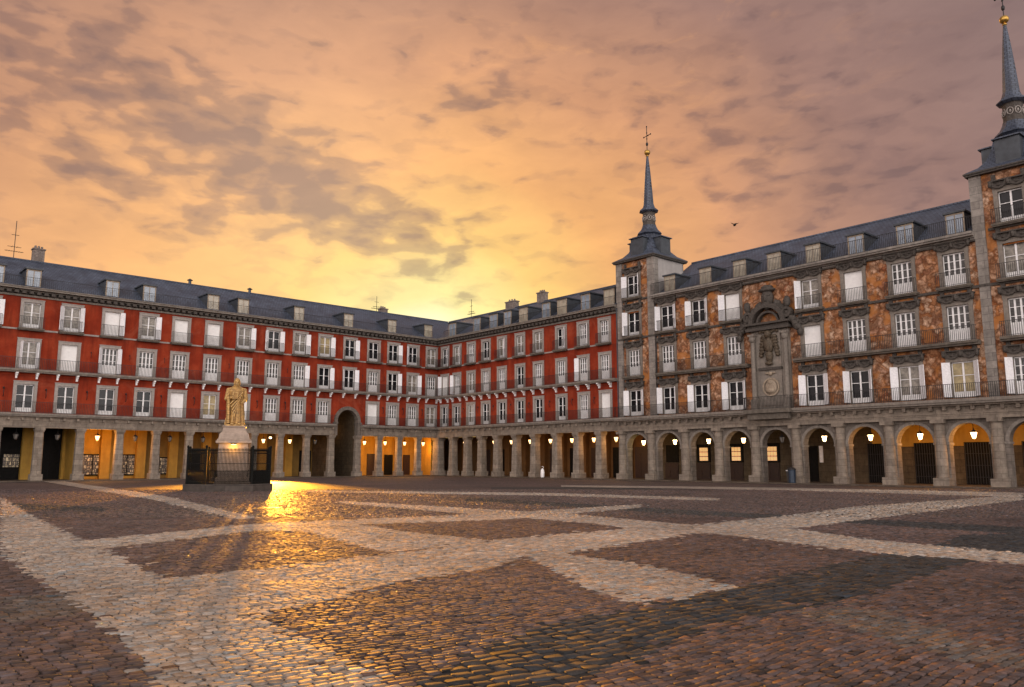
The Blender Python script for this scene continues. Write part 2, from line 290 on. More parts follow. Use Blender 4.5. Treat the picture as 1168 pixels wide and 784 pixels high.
def inpoly(px,py,poly):
    c=np.zeros(px.shape,bool); n=len(poly)
    for i in range(n):
        x0,y0=poly[i];x1,y1=poly[(i+1)%n]
        if y0==y1: continue
        k=((y0>py)!=(y1>py))&(px<(x1-x0)*(py-y0)/(y1-y0)+x0); c^=k
    return c
def near_setts(Y0=3.8,Y1=24.0,far=False):
    rng=np.random.default_rng(3)
    def lattice(sx,sy,seed):
        R=52; nu=int(2*R/sx); nv=int(2*R/sy)
        iu,iv=np.meshgrid(np.arange(nu),np.arange(nv)); iu=iu.ravel(); iv=iv.ravel()
        rowoff=rng.uniform(0,1,nv)[iv]
        u=(iu+rowoff)*sx-R; v=iv*sy-R
        v=v+.10*np.sin(u*.55+1.3)+.05*np.sin(u*1.7+v*.3)
        # rows that bend: the courses run in gentle arcs
        th=TH+0*u
        x=u*np.cos(th)-v*np.sin(th); y=u*np.sin(th)+v*np.cos(th)+14
        th=th+.055*np.cos(u*.55+1.3)+.085*np.cos(u*1.7+v*.3)
        k=(y>Y0)&(y<Y1)&(np.abs(x)<.68*y+2.2)
        return x[k],y[k],th[k]
    out=[]
    for kind in ('small','large'):
        sx,sy=(.128,.090) if kind=='small' else (.18,.14)
        x,y,th=lattice(sx,sy,1)
        dk=np.zeros(x.shape,bool)
        for p in DARK[:1]: dk|=inpoly(x,y,p)
        k=dk if kind=='large' else ~dk
        out.append((x[k],y[k],th[k],np.full(k.sum(),sx),np.full(k.sum(),sy)))
    x,y,th,sx,sy=[np.concatenate([o[i] for o in out]) for i in range(5)]
    n=len(x)
    col=np.tile(np.array(CF),(n,1)); var=np.full(n,.42)
    wob=np.where(rng.random(n)<.12,.22,.05)
    xx=x+rng.normal(0,wob,n); yy=y+rng.normal(0,wob,n)
    for polys,c,vr in ((DARK,CD,.45),(GREY+SLAB,CG,.35),(LIGHT,CL,.28)):
        k=np.zeros(n,bool)
        for p in polys: k|=inpoly(xx,yy,p)
        col[k]=c; var[k]=vr
    # occasional hue shifts: greyer and browner stones
    br=1+var*rng.normal(0,.62,n).clip(-1.4,1.8); col=col*br[:,None]
    hue=rng.normal(0,.09,(n,1)); col=col*np.concatenate([1+hue,np.ones((n,1)),1-hue],1)
    odd=rng.random(n)<.05; col[odd]*=rng.uniform(.45,1.7,(odd.sum(),1)); col=col.clip(.012,.8)
    hx=sx*.5*rng.uniform(.84,1.0,n); hy=sy*.5*rng.uniform(.84,.98,n)
    th=th+rng.normal(0,.06,n)
    zt=.034+rng.normal(0,.0032,n); tx=rng.normal(0,.028,n); ty=rng.normal(0,.028,n)
    # template : top 4x4 grid domed + skirt
    g=np.array([-1,-.80,.80,1.0]); P=[]
    for j in range(4):
        for i in range(4):
            edge=(i in(0,3))+(j in(0,3)); P.append((g[i],g[j],[0,-.75,-1.3][edge]))
    P=np.array(P); top=16; T_=16; K=12
    ring=[0,1,2,3,7,11,15,14,13,12,8,4]
    q=[(j*4+i,j*4+i+1,(j+1)*4+i+1,(j+1)*4+i) for j in range(3) for i in range(3)]
    if far:
        P=np.array([(-1,-1,-.4),(1,-1,-.4),(1,1,-.4),(-1,1,-.4)]); T_=4; K=4; ring=[0,1,2,3]; q=[(0,1,2,3)]
        tx=rng.normal(0,.10,n); ty=rng.normal(0,.10,n); zt=.028+rng.normal(0,.008,n)
    q+=[(ring[i],T_+i,T_+(i+1)%K,ring[(i+1)%K]) for i in range(K)]
    q=np.array(q)
    nv=T_+K
    lx=np.concatenate([P[:,0],P[ring,0]]); ly=np.concatenate([P[:,1],P[ring,1]])
    jx=rng.normal(0,.10,(n,nv)); jy=rng.normal(0,.10,(n,nv)); jx[:,T_:]=jx[:,ring]; jy[:,T_:]=jy[:,ring]
    # corner rounding
    cr=(np.abs(lx)>.9)&(np.abs(ly)>.9); f=np.where(cr,rng.uniform(.78,.93,(n,nv)),1); f[:,T_:]=f[:,ring]
    X=(lx[None]+jx)*f*hx[:,None]; Y=(ly[None]+jy)*f*hy[:,None]
    Z=zt[:,None]+X*tx[:,None]+Y*ty[:,None]
    drop=np.concatenate([P[:,2],np.zeros(K)])*.0065
    Z=Z+drop[None]+rng.normal(0,.0012,(n,nv)); Z[:,T_:]=.006
    WX=x[:,None]+X*np.cos(th)[:,None]-Y*np.sin(th)[:,None]; WY=y[:,None]+X*np.sin(th)[:,None]+Y*np.cos(th)[:,None]
    V=np.stack([WX,WY,Z],-1).reshape(-1,3).astype(np.float32)
    F=(q[None]+(np.arange(n)*nv)[:,None,None]).reshape(-1).astype(np.int32)
    me=bpy.data.meshes.new('cobblestones'); me.vertices.add(len(V)); me.vertices.foreach_set('co',V.ravel())
    nf=n*len(q); me.loops.add(nf*4); me.loops.foreach_set('vertex_index',F)
    me.polygons.add(nf); me.polygons.foreach_set('loop_start',np.arange(nf,dtype=np.int32)*4); me.polygons.foreach_set('loop_total',np.full(nf,4,np.int32))
    me.update(calc_edges=True)
    at=me.attributes.new('stone','FLOAT_COLOR','POINT'); C4=np.ones((n,nv,4),np.float32); C4[:,:,:3]=col[:,None,:]; at.data.foreach_set('color',C4.ravel())
    t=NT('cobble_stone'); a=t.new('ShaderNodeAttribute',attribute_name='stone'); 
    big=t.noise(.16,6,.65); c=t.mix(1,a.outputs['Color'],t.ramp(big,[(.3,(.62,.60,.60,1)),(.7,(1.32,1.26,1.20,1))]),'MULTIPLY')
    dk=t.noise(.55,7,.7,dist=.6); c=t.mix(t.ramp(dk,[(.55,(0,0,0,1)),(.72,(.55,.55,.55,1))]),c,(.03,.025,.022,1))
    f=t.noise(30,6,.7); c=t.mix(1,c,t.ramp(f,[(.3,(.68,.68,.68,1)),(.7,(1.25,1.25,1.25,1))]),'MULTIPLY'); t.bump(t.noise(60,5,.7),.35,.004)
    sm=t.noise(1.1,5,.7)
    me.materials.append(t.out(c,t.ramp(sm,[(.3,((.40 if far else .60),)*3+(1,)),(.7,((.62 if far else .85),)*3+(1,))]),0,.5 if far else .3))
    o=link('cobblestones',me); o['kind']='stuff'; o['label']='grey, reddish and pale granite setts paving the '+('middle' if far else 'foreground')+' of the square'; o['category']='paving'
    if far: return n
    jm=plain('joint_dirt',(.020,.017,.015),.8,.3,8)
    sheet('paving_bed',[[(-2.2-.68*3.6,3.6),(2.2+.68*3.6,3.6),(.68*48+2.2,48),(-.68*48-2.2,48)]],jm,.030-.0)
    return n
# bed lies under the stone tops
near_setts()
near_setts(24.0,48.0,True)
bpy.data.objects['paving_bed'].location.z=-.008

# ------------------------------------------------------------------ facade kit
C0=(-8.99,96.0); RL=math.radians(42.2); RR=math.radians(-49.2)
def wpt(rz,x,y,z):
    return (C0[0]+x*math.cos(rz)-y*math.sin(rz), C0[1]+x*math.sin(rz)+y*math.cos(rz), z)
def wall_holes(mb,x0,x1,z0,z1,holes,y=0):
    xs=sorted({x0,x1,*[a for h in holes for a in (h[0],h[1]) if x0<a<x1]}); zs=sorted({z0,z1,*[a for h in holes for a in (h[2],h[3]) if z0<a<z1]})
    for i in range(len(xs)-1):
        for j in range(len(zs)-1):
            cx=(xs[i]+xs[i+1])/2; cz=(zs[j]+zs[j+1])/2
            if any(h[0]<cx<h[1] and h[2]<cz<h[3] for h in holes): continue
            mb.add([(xs[i],y,zs[j]),(xs[i+1],y,zs[j]),(xs[i+1],y,zs[j+1]),(xs[i],y,zs[j+1])],[(0,1,2,3)])
_cache={}
def cached(key,fn):
    if key not in _cache: _cache[key]=fn()
    return _cache[key]
def surround_mesh(w,h,fw,pan=False):
    mb=MB(); a=w/2
    mb.box(-a-fw,-a+.02,-.07,.26,0,h+.02).box(a-.02,a+fw,-.07,.26,0,h+.02).box(-a-fw-(.03 if pan else 0),a+fw+(.03 if pan else 0),-.075,.262,h,h+fw*.95)
    mb.box(-a,a,-.03,.255,-.02,.04)
    mb.box(-a-fw-.03,a+fw+.03,-.11,.0,h+fw*.95,h+fw*.95+.06)
    return mb.mesh('window',M['frame'] if not pan else M['trim'])
def sash_mesh(w,h,kind):
    mb=MB(); a=w/2; y0,y1=.13,.18; t=.065
    if kind=='W':
        mb.box(-a,a,y0+.02,y1,.04,h); mb.box(-.012,.012,y0+.005,y1,.04,h)
        for z in (h*.33,h*.66): mb.box(-a,a,y0+.01,y1,z-.012,z+.012)
        for s in(-1,1): mb.box(s*a-(t if s>0 else 0),s*a+(t if s<0 else 0),y0-.01,y1,.04,h)
        return mb.mesh('sash',M['blind'])
    for x in (-a,a-t): mb.box(x,x+t,y0,y1,.04,h)
    mb.box(-a,a,y0,y1,.04,.12).box(-a,a,y0,y1,h-.08,h).box(-.055,.055,y0-.015,y1,.04,h)
    if kind=='G':
        mb.box(-a,a,y0+.005,y1,.12,h*.36)
        for x in (-a/2,a/2): mb.box(x-.055,x+.055,y0+.01,y1-.005,.12,h-.08)
        for z in (h*.52,h*.76): mb.box(-a,a,y0+.012,y1-.007,z-.018,z+.018)
    else:
        mb.box(-a,a,y0+.005,y1,.12,h*.17); mb.box(-a,a,y0+.01,y1-.005,h*.62-.02,h*.62+.02)
    return mb.mesh('sash',M['white'])
def pane_mesh(w,h,mat):
    return MB().box(-w/2-.04,w/2+.04,.20,.215,0,h+.03).mesh('pane',M[mat])
def shutter_mesh(w,h):
    mb=MB(); t=.05
    mb.box(0,w,-.02,.02,0,.09).box(0,w,-.02,.02,h-.09,h).box(0,t,-.02,.02,0,h).box(w-t,w,-.02,.02,0,h).box(0,w,-.019,.019,h*.32,h*.32+.07).box(t*.5,w-t*.5,-.008,.008,.05,h*.34)
    z=h*.32+.09
    while z<h-.1: mb.box(t,w-t,-.016,.016,z,z+.028); z+=.055
    mb.box(t*.5,w-t*.5,-.004,.004,h*.3,h-.05)
    return mb.mesh('shutter',M['shutter'])
def rail(mb,x0,x1,y,z,h=.95,step=.125,r=.011,posts=True,side=None):
    mb.box(x0,x1,y-.02,y+.02,z+h-.03,z+h); mb.box(x0,x1,y-.014,y+.014,z+.06,z+.085)
    n=max(1,int(round((x1-x0)/step)))
    for i in range(n+1):
        x=x0+(x1-x0)*i/n; mb.box(x-r,x+r,y-r,y+r,z,z+h-.03)
    if side:
        for x in (x0,x1):
            mb.box(x-.018,x+.018,y,side,z+h-.032,z+h-.002); m=int(abs(side-y)/step)
            for k in range(1,m+1): mb.box(x-r,x+r,y+k*step-r,y+k*step+r,z,z+h-.03)
def balcony_parts(w,pan):
    d=.45
    def slab():
        mb=MB(); mb.box(-w/2,w/2,-d,0,-.16,-.03).box(-w/2+.05,w/2-.05,-d+.06,0,-.24,-.162)
        return mb.mesh('balcony_slab',M['slab'])
    def rl():
        mb=MB(); rail(mb,-w/2+.04,w/2-.04,-d+.05,-.03,.98,.115,.011,side=0); return mb.mesh('railing',M['iron'])
    return cached(('bs',w,pan),slab),cached(('br',w,pan),rl)
def lintel_mesh(w):
    mb=MB(); a=w/2+.35
    mb.box(-a,a,-.22,.02,.0,.12).box(-a-.08,a+.08,-.28,.02,.36,.45)
    mb.box(-a+.05,a-.05,-.12,.02,.12,.36)
    for i in range(2):
        cx=(i-.5)*a; mb.arc(cx,.36,a*.32,a*.46,-.24,-.10,PI,2*PI,10)
    for x in (-a*.97,0,a*.97): mb.blob((x,-.24,.2),(.13,.12,.22),8,6,.12)
    for x in (-a*.5,a*.5): mb.blob((x,-.2,.10),(.16,.1,.08),8,5,.15)
    for x in (-a*.8,a*.8): mb.box(x-.12,x+.12,-.16,.02,.45,.85)
    return mb.mesh('lintel',M['dark_stone'])
def add_window(root,x,z,w,h,kind,shut='',balc=None,fw=.28,pan=False,pane=None,y=0):
    o=link('window',cached(('sur',w,h,fw,pan),lambda:surround_mesh(w,h,fw,pan)),root,(x,y,z))
    k={'W':'W','G':'G'}.get(kind,'D')
    link('sash',cached(('sash',w,h,k),lambda:sash_mesh(w,h,k)),o)
    pm={'W':'glass','G':'gpane','D':'glass','C':'curtain','Y':'warm'}[kind] if pane is None else pane
    link('pane',cached(('pane',w,h,pm),lambda:pane_mesh(w,h,pm)),o)
    sw=w*.36; sm=None
    for c in shut:
        sm=cached(('sh',w,h),lambda:shutter_mesh(w*.36,h-.08))
        if c=='l': link('shutter',sm,o,(-w/2,-.09,.06),math.radians(180+random.uniform(25,62)))
        if c=='r': link('shutter',sm,o,(w/2,-.09,.06),math.radians(-random.uniform(25,62)))
        if c=='L': link('shutter',sm,o,(-w/2+.03,-.02,.06),math.radians(-random.uniform(80,100)))
        if c=='R': link('shutter',sm,o,(w/2-.03,-.02,.06),math.radians(180+random.uniform(80,100)))
    if balc:
        s,r=balcony_parts(balc,pan); link('balcony_slab',s,o); link('railing',r,o)
    if pan: link('lintel',cached(('lin',w),lambda:lintel_mesh(w)),o,(0,0,h+.30))
    return o
def pillar(mb,x,w,z1,y0=-.1,d=.85,round_front=False):
    a=w/2; zc=z1
    mb.box(x-a-.09,x+a+.09,y0-.09,y0+d+.09,.0,.62)
    # tapered shaft with chamfered edges
    def ring(hw,z,c=.07):
        cy=y0+d/2; hd=d/2*hw/a
        return [(x-hw+c,cy-hd,z),(x+hw-c,cy-hd,z),(x+hw,cy-hd+c,z),(x+hw,cy+hd-c,z),(x+hw-c,cy+hd,z),(x-hw+c,cy+hd,z),(x-hw,cy+hd-c,z),(x-hw,cy-hd+c,z)]
    vs=ring(a,.62)+ring(a*.86,zc-.3); mb.add(vs,[(i,(i+1)%8,8+(i+1)%8,8+i) for i in range(8)])
    mb.box(x-a*.92,x+a*.92,y0+.02,y0+d-.02,zc-.34,zc-.26).box(x-a-.02,x+a+.02,y0-.03,y0+d+.03,zc-.2,zc).box(x-a*.95,x+a*.95,y0,y0+d,zc-.27,zc-.2)

def roof_mesh(x0,x1,z0,zr,run,cap=True,y0=.1,hip=None):
    mb=MB(); back=2*run-y0
    mb.add([(x0,y0,z0),(x1,y0,z0),(x1,run,zr),(x0,run,zr),(x0,back,z0),(x1,back,z0)],[(0,1,2,3),(3,2,5,4),(0,3,4),(1,5,2)])
    mb.box(x0,x1,run-.12,run+.12,zr-.05,zr+.07)
    return mb
def dormer(root,x,y,z,zt,w,slope,mat,z0):
    yb=y+(zt-z0)/slope+.3
    o=MB().box(x-w/2,x+w/2,y+.04,yb,z,zt-.05).box(x-w/2-.12,x+w/2+.12,y-.14,yb+.1,zt-.05,zt+.07).build('dormer',M['lead'],root)
    MB().box(x-w/2+.03,x+w/2-.03,y-.01,y+.035,z+.05,zt-.1).build('pane',M[mat],o)
    fr=MB()
    for a in (-w/2,w/2-.09): fr.box(x+a,x+a+.09,y-.03,y+.03,z,zt-.05)
    fr.box(x-w/2,x+w/2,y-.028,y+.03,zt-.17,zt-.06).box(x-.03,x+.03,y-.025,y+.03,z,zt-.1).build('sash',M['cartouche'],o)

LZ=4.5   # top of pillars
def lantern(rz,x,y,z,lit,watt,label,group,drop=.7,col=(1,.42,.055)):
    t=empty('hanging_lantern',wpt(rz,x,y,z),rz)
    tag(t,label,'lantern',group)
    on=lit
    MB().bar((0,0,.42),(0,0,.42+drop),.018).lathe([(.04,.34),(.05,.40),(.02,.46)],8).build('rod',M['iron'],t)
    MB().lathe([(.24,.20),(.20,.26),(.07,.36),(.03,.38)],6).build('cap',M['iron'],t)
    MB().lathe([(.05,-.26),(.09,-.22),(.11,-.18)],6).build('base',M['iron'],t)
    MB().lathe([(.10,-.18),(.19,.14),(.20,.20)],6).build('glass',M['lamp_on' if rz==RR and 'round' in group else 'lamp_dim'] if on else M['lamp_off'],t)
    fr=MB()
    for i in range(6):
        a=PI*i/3; fr.bar((math.cos(a)*.12,math.sin(a)*.12,-.18),(math.cos(a)*.225,math.sin(a)*.225,.2),.012,4)
    fr.build('frame',M['iron'],t)
    if watt>0:
        l=bpy.data.lights.new('lantern_light','POINT'); l.energy=watt; l.color=col; l.shadow_soft_size=.06
        lo=bpy.data.objects.new('lantern_light',l); COL.objects.link(lo); lo.parent=t; lo.location=(0,.05,-.42)
ORD=['first','second','third','fourth','fifth','sixth','seventh','eighth','ninth','tenth','eleventh','twelfth','thirteenth','fourteenth','fifteenth','sixteenth']

# ------------------------------------------------------------------ LEFT WING
left=empty('red_building',(C0[0],C0[1],0),RL)
tag(left,'long red stuccoed arcaded building filling the left side with the tall arch','building')
XL0=-57.0
LW=[-0.98,-3.68,-6.45,-9.13,-12.2,-15.28,-18.25,-21.23,-24.39,-27.57,-30.71,-33.7,-36.88,-40.17,-43.26,-46.4,-49.5,-52.6,-55.6]
#      nearest the corner first
ROW3=['C','D','D','D','D','Y','C','D','C','W','W','C','W','C','C','W','W','C','W']
SH3 =['','l','r','','r','r','r','lr','lr','','','r','r','lr','','r','','l','']
ROW2=['G','C','D','G','D','D','G','G','G','G','G','G','G','W','C','C','G','W','C']
SH2 =['','r','r','','lr','r','r','','','','','','lr','','LR','LR','','','lr']
ROW1=['C','G','G','W','D','G','G','G','W','Y','W','D','D','D','D','D','D','W','D']
A_X,A_Z,A_R=-12.3,6.05,1.27
holes=[]
for i,x in enumerate(LW):
    if i!=4: holes.append((x-.65,x+.65,5.78,5.78+2.35))
    holes.append((x-.65,x+.65,9.42,9.42+2.35)); holes.append((x-.65,x+.65,12.92,12.92+2.2))
holes.append((A_X-A_R-.3,A_X+A_R+.3,5.4,A_Z+A_R+.3))
mb=MB(); wall_holes(mb,XL0,0,5.5,15.62,holes)
# spandrel of the big arch
n=16; ro=A_R+.3; pts=[(A_X+A_R*math.cos(PI*i/n),A_Z+A_R*math.sin(PI*i/n)) for i in range(n+1)]
top=A_Z+A_R+.3
for i in range(n):
    (xa,za),(xb,zb)=pts[i],pts[i+1]
    def outp(i):
        t=PI*i/n; c,s=math.cos(t),math.sin(t); k=min(ro/abs(c) if abs(c)>1e-6 else 9e9,(top-A_Z)/s if s>1e-6 else 9e9); return (A_X+c*k,A_Z+s*k)
    a=outp(i);b=outp(i+1); mb.add([(xa,0,za),(a[0],0,a[1]),(b[0],0,b[1]),(xb,0,zb)],[(0,1,2,3)])
for s in (-1,1):
    x0,x1=sorted((A_X+s*A_R,A_X+s*ro)); mb.add([(x0,0,5.4),(x1,0,5.4),(x1,0,A_Z),(x0,0,A_Z)],[(0,1,2,3)])
mb.box(XL0,0.0,9.0,12.0,0,15.6)
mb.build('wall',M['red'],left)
for i,x in enumerate(LW):
    if i!=4: add_window(left,x,5.78,1.3,2.35,ROW1[i],fw=.24)
    add_window(left,x,9.42,1.3,2.35,ROW2[i],SH2[i],fw=.24)
    add_window(left,x,12.92,1.3,2.2,ROW3[i],SH3[i],balc=1.95,fw=.24)
def hook_mesh():
    mb=MB(); pr=None
    for k in range(9):
        a=PI*k/8; q=(.02*math.sin(3*a),-.06-.20*math.sin(a),.45-.09*k)
        if pr: mb.bar(pr,q,.028,5)
        pr=q
    mb.blob((0,-.10,.45),(.07,.10,.10),6,5)
    return mb.mesh('wall_bracket',M['iron'])
for a,b in zip(LW[:-1],LW[1:]):
    x=(a+b)/2
    if not -14.2<x<-10.4: link('wall_bracket',cached('hook',hook_mesh),left,(x,0,7.3))
    if random.random()<.6: link('wall_bracket',cached('hook',hook_mesh),left,(x+.1,0,11.0)).scale=(.6,.6,.6)
# arch ring and passage
mb=MB(); mb.arc(A_X,A_Z,A_R-.02,A_R+.36,-.14,.5); 
for s in (-1,1):
    xi=A_X+s*(A_R-.02); xo=A_X+s*(A_R+.36); mb.box(min(xi,xo),max(xi,xo),-.14,.5,LZ+.0,A_Z)
mb.box(A_X-A_R-.5,A_X-A_R+.05,-.22,.52,5.75,5.95).box(A_X+A_R-.05,A_X+A_R+.5,-.22,.52,5.75,5.95)
mb.build('arch',M['granite_arch'],left)
mb=MB(); mb.arc(A_X,A_Z,A_R+.0,A_R+.5,.5,9.0)
mb.box(A_X-A_R-.35,A_X-A_R,.75,9,0,A_Z).box(A_X+A_R,A_X+A_R+.35,.75,9,0,A_Z).box(A_X-A_R,A_X+A_R,8.6,8.8,0,8)
mb.build('passage',M['inner_stone'],left)
LC=[-2.62,-5.32,-8.02,-10.8,-14.1,-17.0,-20.0,-22.85,-26.0,-29.28,-32.32,-35.5,-38.72,-41.9,-45.0,-48.1,-51.2,-54.3]
for x in LC:
    m_=MB(); pillar(m_,x,.74,LZ,-.1,.66); bevel(m_.build('column',M['granite'],left),.015,1)
m_=MB(); pillar(m_,.25,1.0,LZ,-.62,1.3); m_.build('column',M['granite'],left)
def entablature(root,x0,x1,z0=LZ,y=-.14,proj=.62,mat='granite'):
    mb=MB(); mb.box(x0,x1,y,.62,z0,z0+.42).box(x0,x1,y-.03,.62,z0+.42,z0+.84).box(x0,x1,y-.12,.62,z0+.84,z0+.93)
    n=int((x1-x0)/1.03)
    for i in range(n+1):
        x=x0+.2+(x1-x0-.4)*i/n; mb.box(x-.10,x+.10,y-.26,y-.03,z0+.62,z0+.84)
    mb.build('entablature',M[mat],root)
    mb=MB(); mb.box(x0,x1,-proj+.07,-.0,z0+.93,z0+1.05).box(x0,x1,-proj,-.0,z0+1.05,z0+1.2)
    mb.build('balcony_floor',M['trim'],root)
for a,b in ((XL0,-13.98),(-10.62,-.02)): entablature(left,a,b)
mb=MB(); rail(mb,XL0,-13.98,-.56,5.7,.95); rail(mb,-10.62,-.6,-.56,5.7,.95); mb.build('railing',M['iron'],left)
# second floor running balcony with pale brackets
mb=MB(); mb.box(XL0,-.02,-.60,-.0,9.22,9.38).box(XL0,-.02,-.5,0,9.10,9.22); mb.build('balcony_floor',M['trim'],left)
def bracket_mesh():
    return MB().box(-.09,.09,-.46,0,8.98,9.10).box(-.08,.08,-.30,0,8.82,8.98).box(-.07,.07,-.18,0,8.60,8.82).mesh('bracket',M['white'])
for x in LW[:-1]:
    for xx in (x-.76,x+.76): link('bracket',cached('bracket',bracket_mesh),left,(xx,0,0))
mb=MB(); rail(mb,XL0,-.6,-.55,9.38,.95); mb.build('railing',M['iron'],left)
mb=MB(); prev=XL0
for x in sorted(LW): mb.box(prev,x-1.0,-.05,0,12.72,12.86); prev=x+1.0
mb.box(prev,-.0,-.05,0,12.72,12.86) if prev<0 else None
mb.build('string_course',M['frame'],left)
def cornice(root,x0,x1,z,name='cornice'):
    mb=MB(); mb.box(x0,x1,-.10,.3,z-.62,z-.46).box(x0,x1,-.22,.3,z-.16,z-.05).box(x0,x1,-.62,.3,z-.05,z+.10).box(x0,x1,-.68,.3,z+.10,z+.17)
    mb.build(name,M['trim'],root)
    mb=MB(); mb.box(x0,x1,-.03,.3,z-.46,z-.16); n=int((x1-x0)/.55)
    for i in range(n):
        x=x0+.2+(x1-x0-.4)*i/(n-1); mb.box(x-.16,x+.16,-.46,-.03,z-.40,z-.16)
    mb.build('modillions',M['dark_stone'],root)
cornice(left,XL0,-.02,16.2)
SL=(20.1-16.45)/5.9
roof_mesh(XL0,6.0,16.37,20.05,6).build('roof',M['slate'],left)
for i,x in enumerate([-1.05,-6.3,-12.13,-18.2,-24.41,-27.52,-33.63,-36.88,-43.25,-46.0,-52.5]):
    dormer(left,x,.65,16.45,18.2,1.15,.62,'dormer_glass' if x<-31 else 'dormer_gold',16.37)
mb=MB(); rail(mb,XL0,-.8,.12,16.4,.95,.16,.008); mb.build('roof_railing',M['iron'],left)
# arcade interior
def arcade(root,x0,x1,walls,zc=LZ+.18,D=4.6,ceil='ceiling',y_f=-1.2):
    MB().box(x0,x1,.62,D,zc,zc+.15).build('arcade_ceiling',M[ceil],root)
    MB().box(x0,x1,y_f,D,.0,.10).build('arcade_floor',M['paving'],root)
    for nm,a,b,mat in walls: MB().box(a,b,D,D+.3,.10,zc).build('arcade_wall',M[mat],root)
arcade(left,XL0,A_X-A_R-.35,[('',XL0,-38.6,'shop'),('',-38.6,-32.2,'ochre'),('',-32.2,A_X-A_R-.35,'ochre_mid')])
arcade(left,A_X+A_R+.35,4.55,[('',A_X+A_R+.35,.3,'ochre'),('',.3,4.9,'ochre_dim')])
MB().box(A_X-A_R-.35,A_X+A_R+.35,-1.2,8.6,0,.095).build('passage_floor',M['paving'],left)
for x in LC:
    if x<-14.2 or x>-10.5: MB().box(x-.42,x+.42,4.05,4.6,.1,LZ+.18).build('pilaster',M['ochre'],left)
MB().box(-38.9,-38.5,1.1,4.6,.1,LZ+.18).build('cross_wall',M['ochre'],left); MB().box(-.1,.35,1.0,4.6,.1,LZ+.18).build('cross_wall',M['ochre'],left)
def shopwin(root,x,w,z0,z1,D=4.6,mat='poster',bars=1):
    o=MB().box(x-w/2-.12,x+w/2+.12,D-.10,D-.0,z0-.12,z1+.12).build('shop_window',M['shop'],root)
    g=MB(); 
    for k in range(bars+1):
        a=x-w/2+w*k/(bars+1); g.box(a+.05,a+w/(bars+1)-.05,D-.125,D-.10,z0,z1)
    g.build('display',M[mat],o)
def door(root,x,w,h,D=4.6,mat='dark_wood'):
    mb=MB().box(x-w/2,x+w/2,D-.08,D,.1,h)
    for s in (-1,1):
        for z in (.3,1.1,1.9):
            if z+.65<h: mb.box(x+s*w/4-w*.17,x+s*w/4+w*.17,D-.11,D-.081,z,z+.62)
    mb.build('door',M[mat],root)
shopwin(left,-36.45,2.7,.5,2.25,bars=1); shopwin(left,-33.05,2.3,.5,2.25,bars=2); shopwin(left,-29.75,1.4,.55,2.0,bars=0)
shopwin(left,-43.0,1.3,1.2,2.3,bars=0); shopwin(left,-46.8,1.3,1.2,2.3,bars=0)
door(left,-40.2,1.3,2.9,mat='shop'); door(left,-26.4,1.5,2.6,mat='shop'); door(left,-19.5,1.1,2.8,mat='shop'); door(left,-14.8,1.4,2.9,mat='shop'); door(left,-23.0,1.1,2.4,mat='shop')
door(left,-9.6,1.2,2.7,mat='shop'); door(left,-6.2,1.2,2.6); door(left,-3.8,1.2,2.5,mat='shop'); door(left,-1.2,1.0,2.5)
# chimney, vents, antenna
def chimney(root,x,y,z0,z1,w=1.0,pots=3):
    MB().box(x-w/2,x+w/2,y-.35,y+.35,z0,z1).box(x-w/2-.07,x+w/2+.07,y-.42,y+.42,z1-.12,z1).lathe([(.11,z1),(.13,z1+.05),(.09,z1+.3)],8,(x-w*.28,y)).lathe([(.11,z1),(.13,z1+.05),(.09,z1+.3)],8,(x,y)).lathe([(.11,z1),(.09,z1+.26)],8,(x+w*.28,y)).build('chimney',M['chimney'],root)
chimney(left,-42.0,6.3,19.3,21.35,.95)
for x in (-27.95,-21.4): MB().lathe([(.16,19.9),(.16,20.5),(.32,20.52),(.05,20.7)],8,(x,6.2)).build('roof_vent',M['lead'],left)
chimney(left,-3.2,7.5,19.0,20.9,1.0)
def antenna(rz,x,y,z,h,label,g=None):
    mb=MB(); mb.bar((0,0,0),(0,0,h),.03)
    for zz,w in ((h*.18,.75),(h*.30,.55),(h*.62,.3)): mb.bar((-w,0,zz),(w,0,zz),.022)
    for k in range(-3,4): mb.bar((k*.2,-.25,h*.18),(k*.2,.25,h*.18),.014)
    mb.bar((-.2,-.35,h*.3),(-.2,.35,h*.3),.014).bar((.2,-.35,h*.3),(.2,.35,h*.3),.014)
    return tag(mb.build('roof_antenna',M['iron'],None,wpt(rz,x,y,z),rz),label,'antenna',g)
antenna(RL,-44.0,6.0,20.1,3.5,'tall thin aerial on the red roof beside the far left chimney')
antenna(RL,-5.1,6.0,20.1,1.9,'short aerial on the left wing ridge near the inner corner')
# lanterns in the left arcade
bays=sorted([(a+b)/2 for a,b in zip(LC[:-1],LC[1:]) if not(-14.2<(a+b)/2<-10.7)]+[-1.3])
LW_L={-37.1:(1,420),-33.9:(0,90),-30.8:(0,8),-27.6:(0,12),-24.4:(1,60),-21.4:(1,110),-18.5:(1,14),-15.5:(0,5),-9.4:(1,230),-6.7:(1,250),-4.0:(1,260),-1.3:(1,180)}
lb=[b for b in bays if b<-14]; lb.sort(reverse=True)
rb=[b for b in bays if b>-11]
for i,b in enumerate(lb):
    e=min(LW_L,key=lambda q:abs(q-b)); lit,wt=LW_L[e] if abs(e-b)<.6 else (0,0)
    lantern(RL,b,1.0,3.75,lit,wt,('glowing' if lit else 'unlit')+' glass lantern hanging in the %s bay left of the tall arch'%ORD[i],'lanterns in the left wing arcade',drop=.5)
for i,b in enumerate(sorted(rb)):
    e=min(LW_L,key=lambda q:abs(q-b)); lit,wt=LW_L[e]
    lantern(RL,b,1.0,3.75,lit,wt,'glowing lantern in the %s bright yellow bay right of the tall arch'%ORD[i],'lanterns in the left wing arcade',drop=.5)
tl=bpy.data.lights.new('passage_light','POINT'); tl.energy=25; tl.color=(1,.5,.15); tl.shadow_soft_size=.1
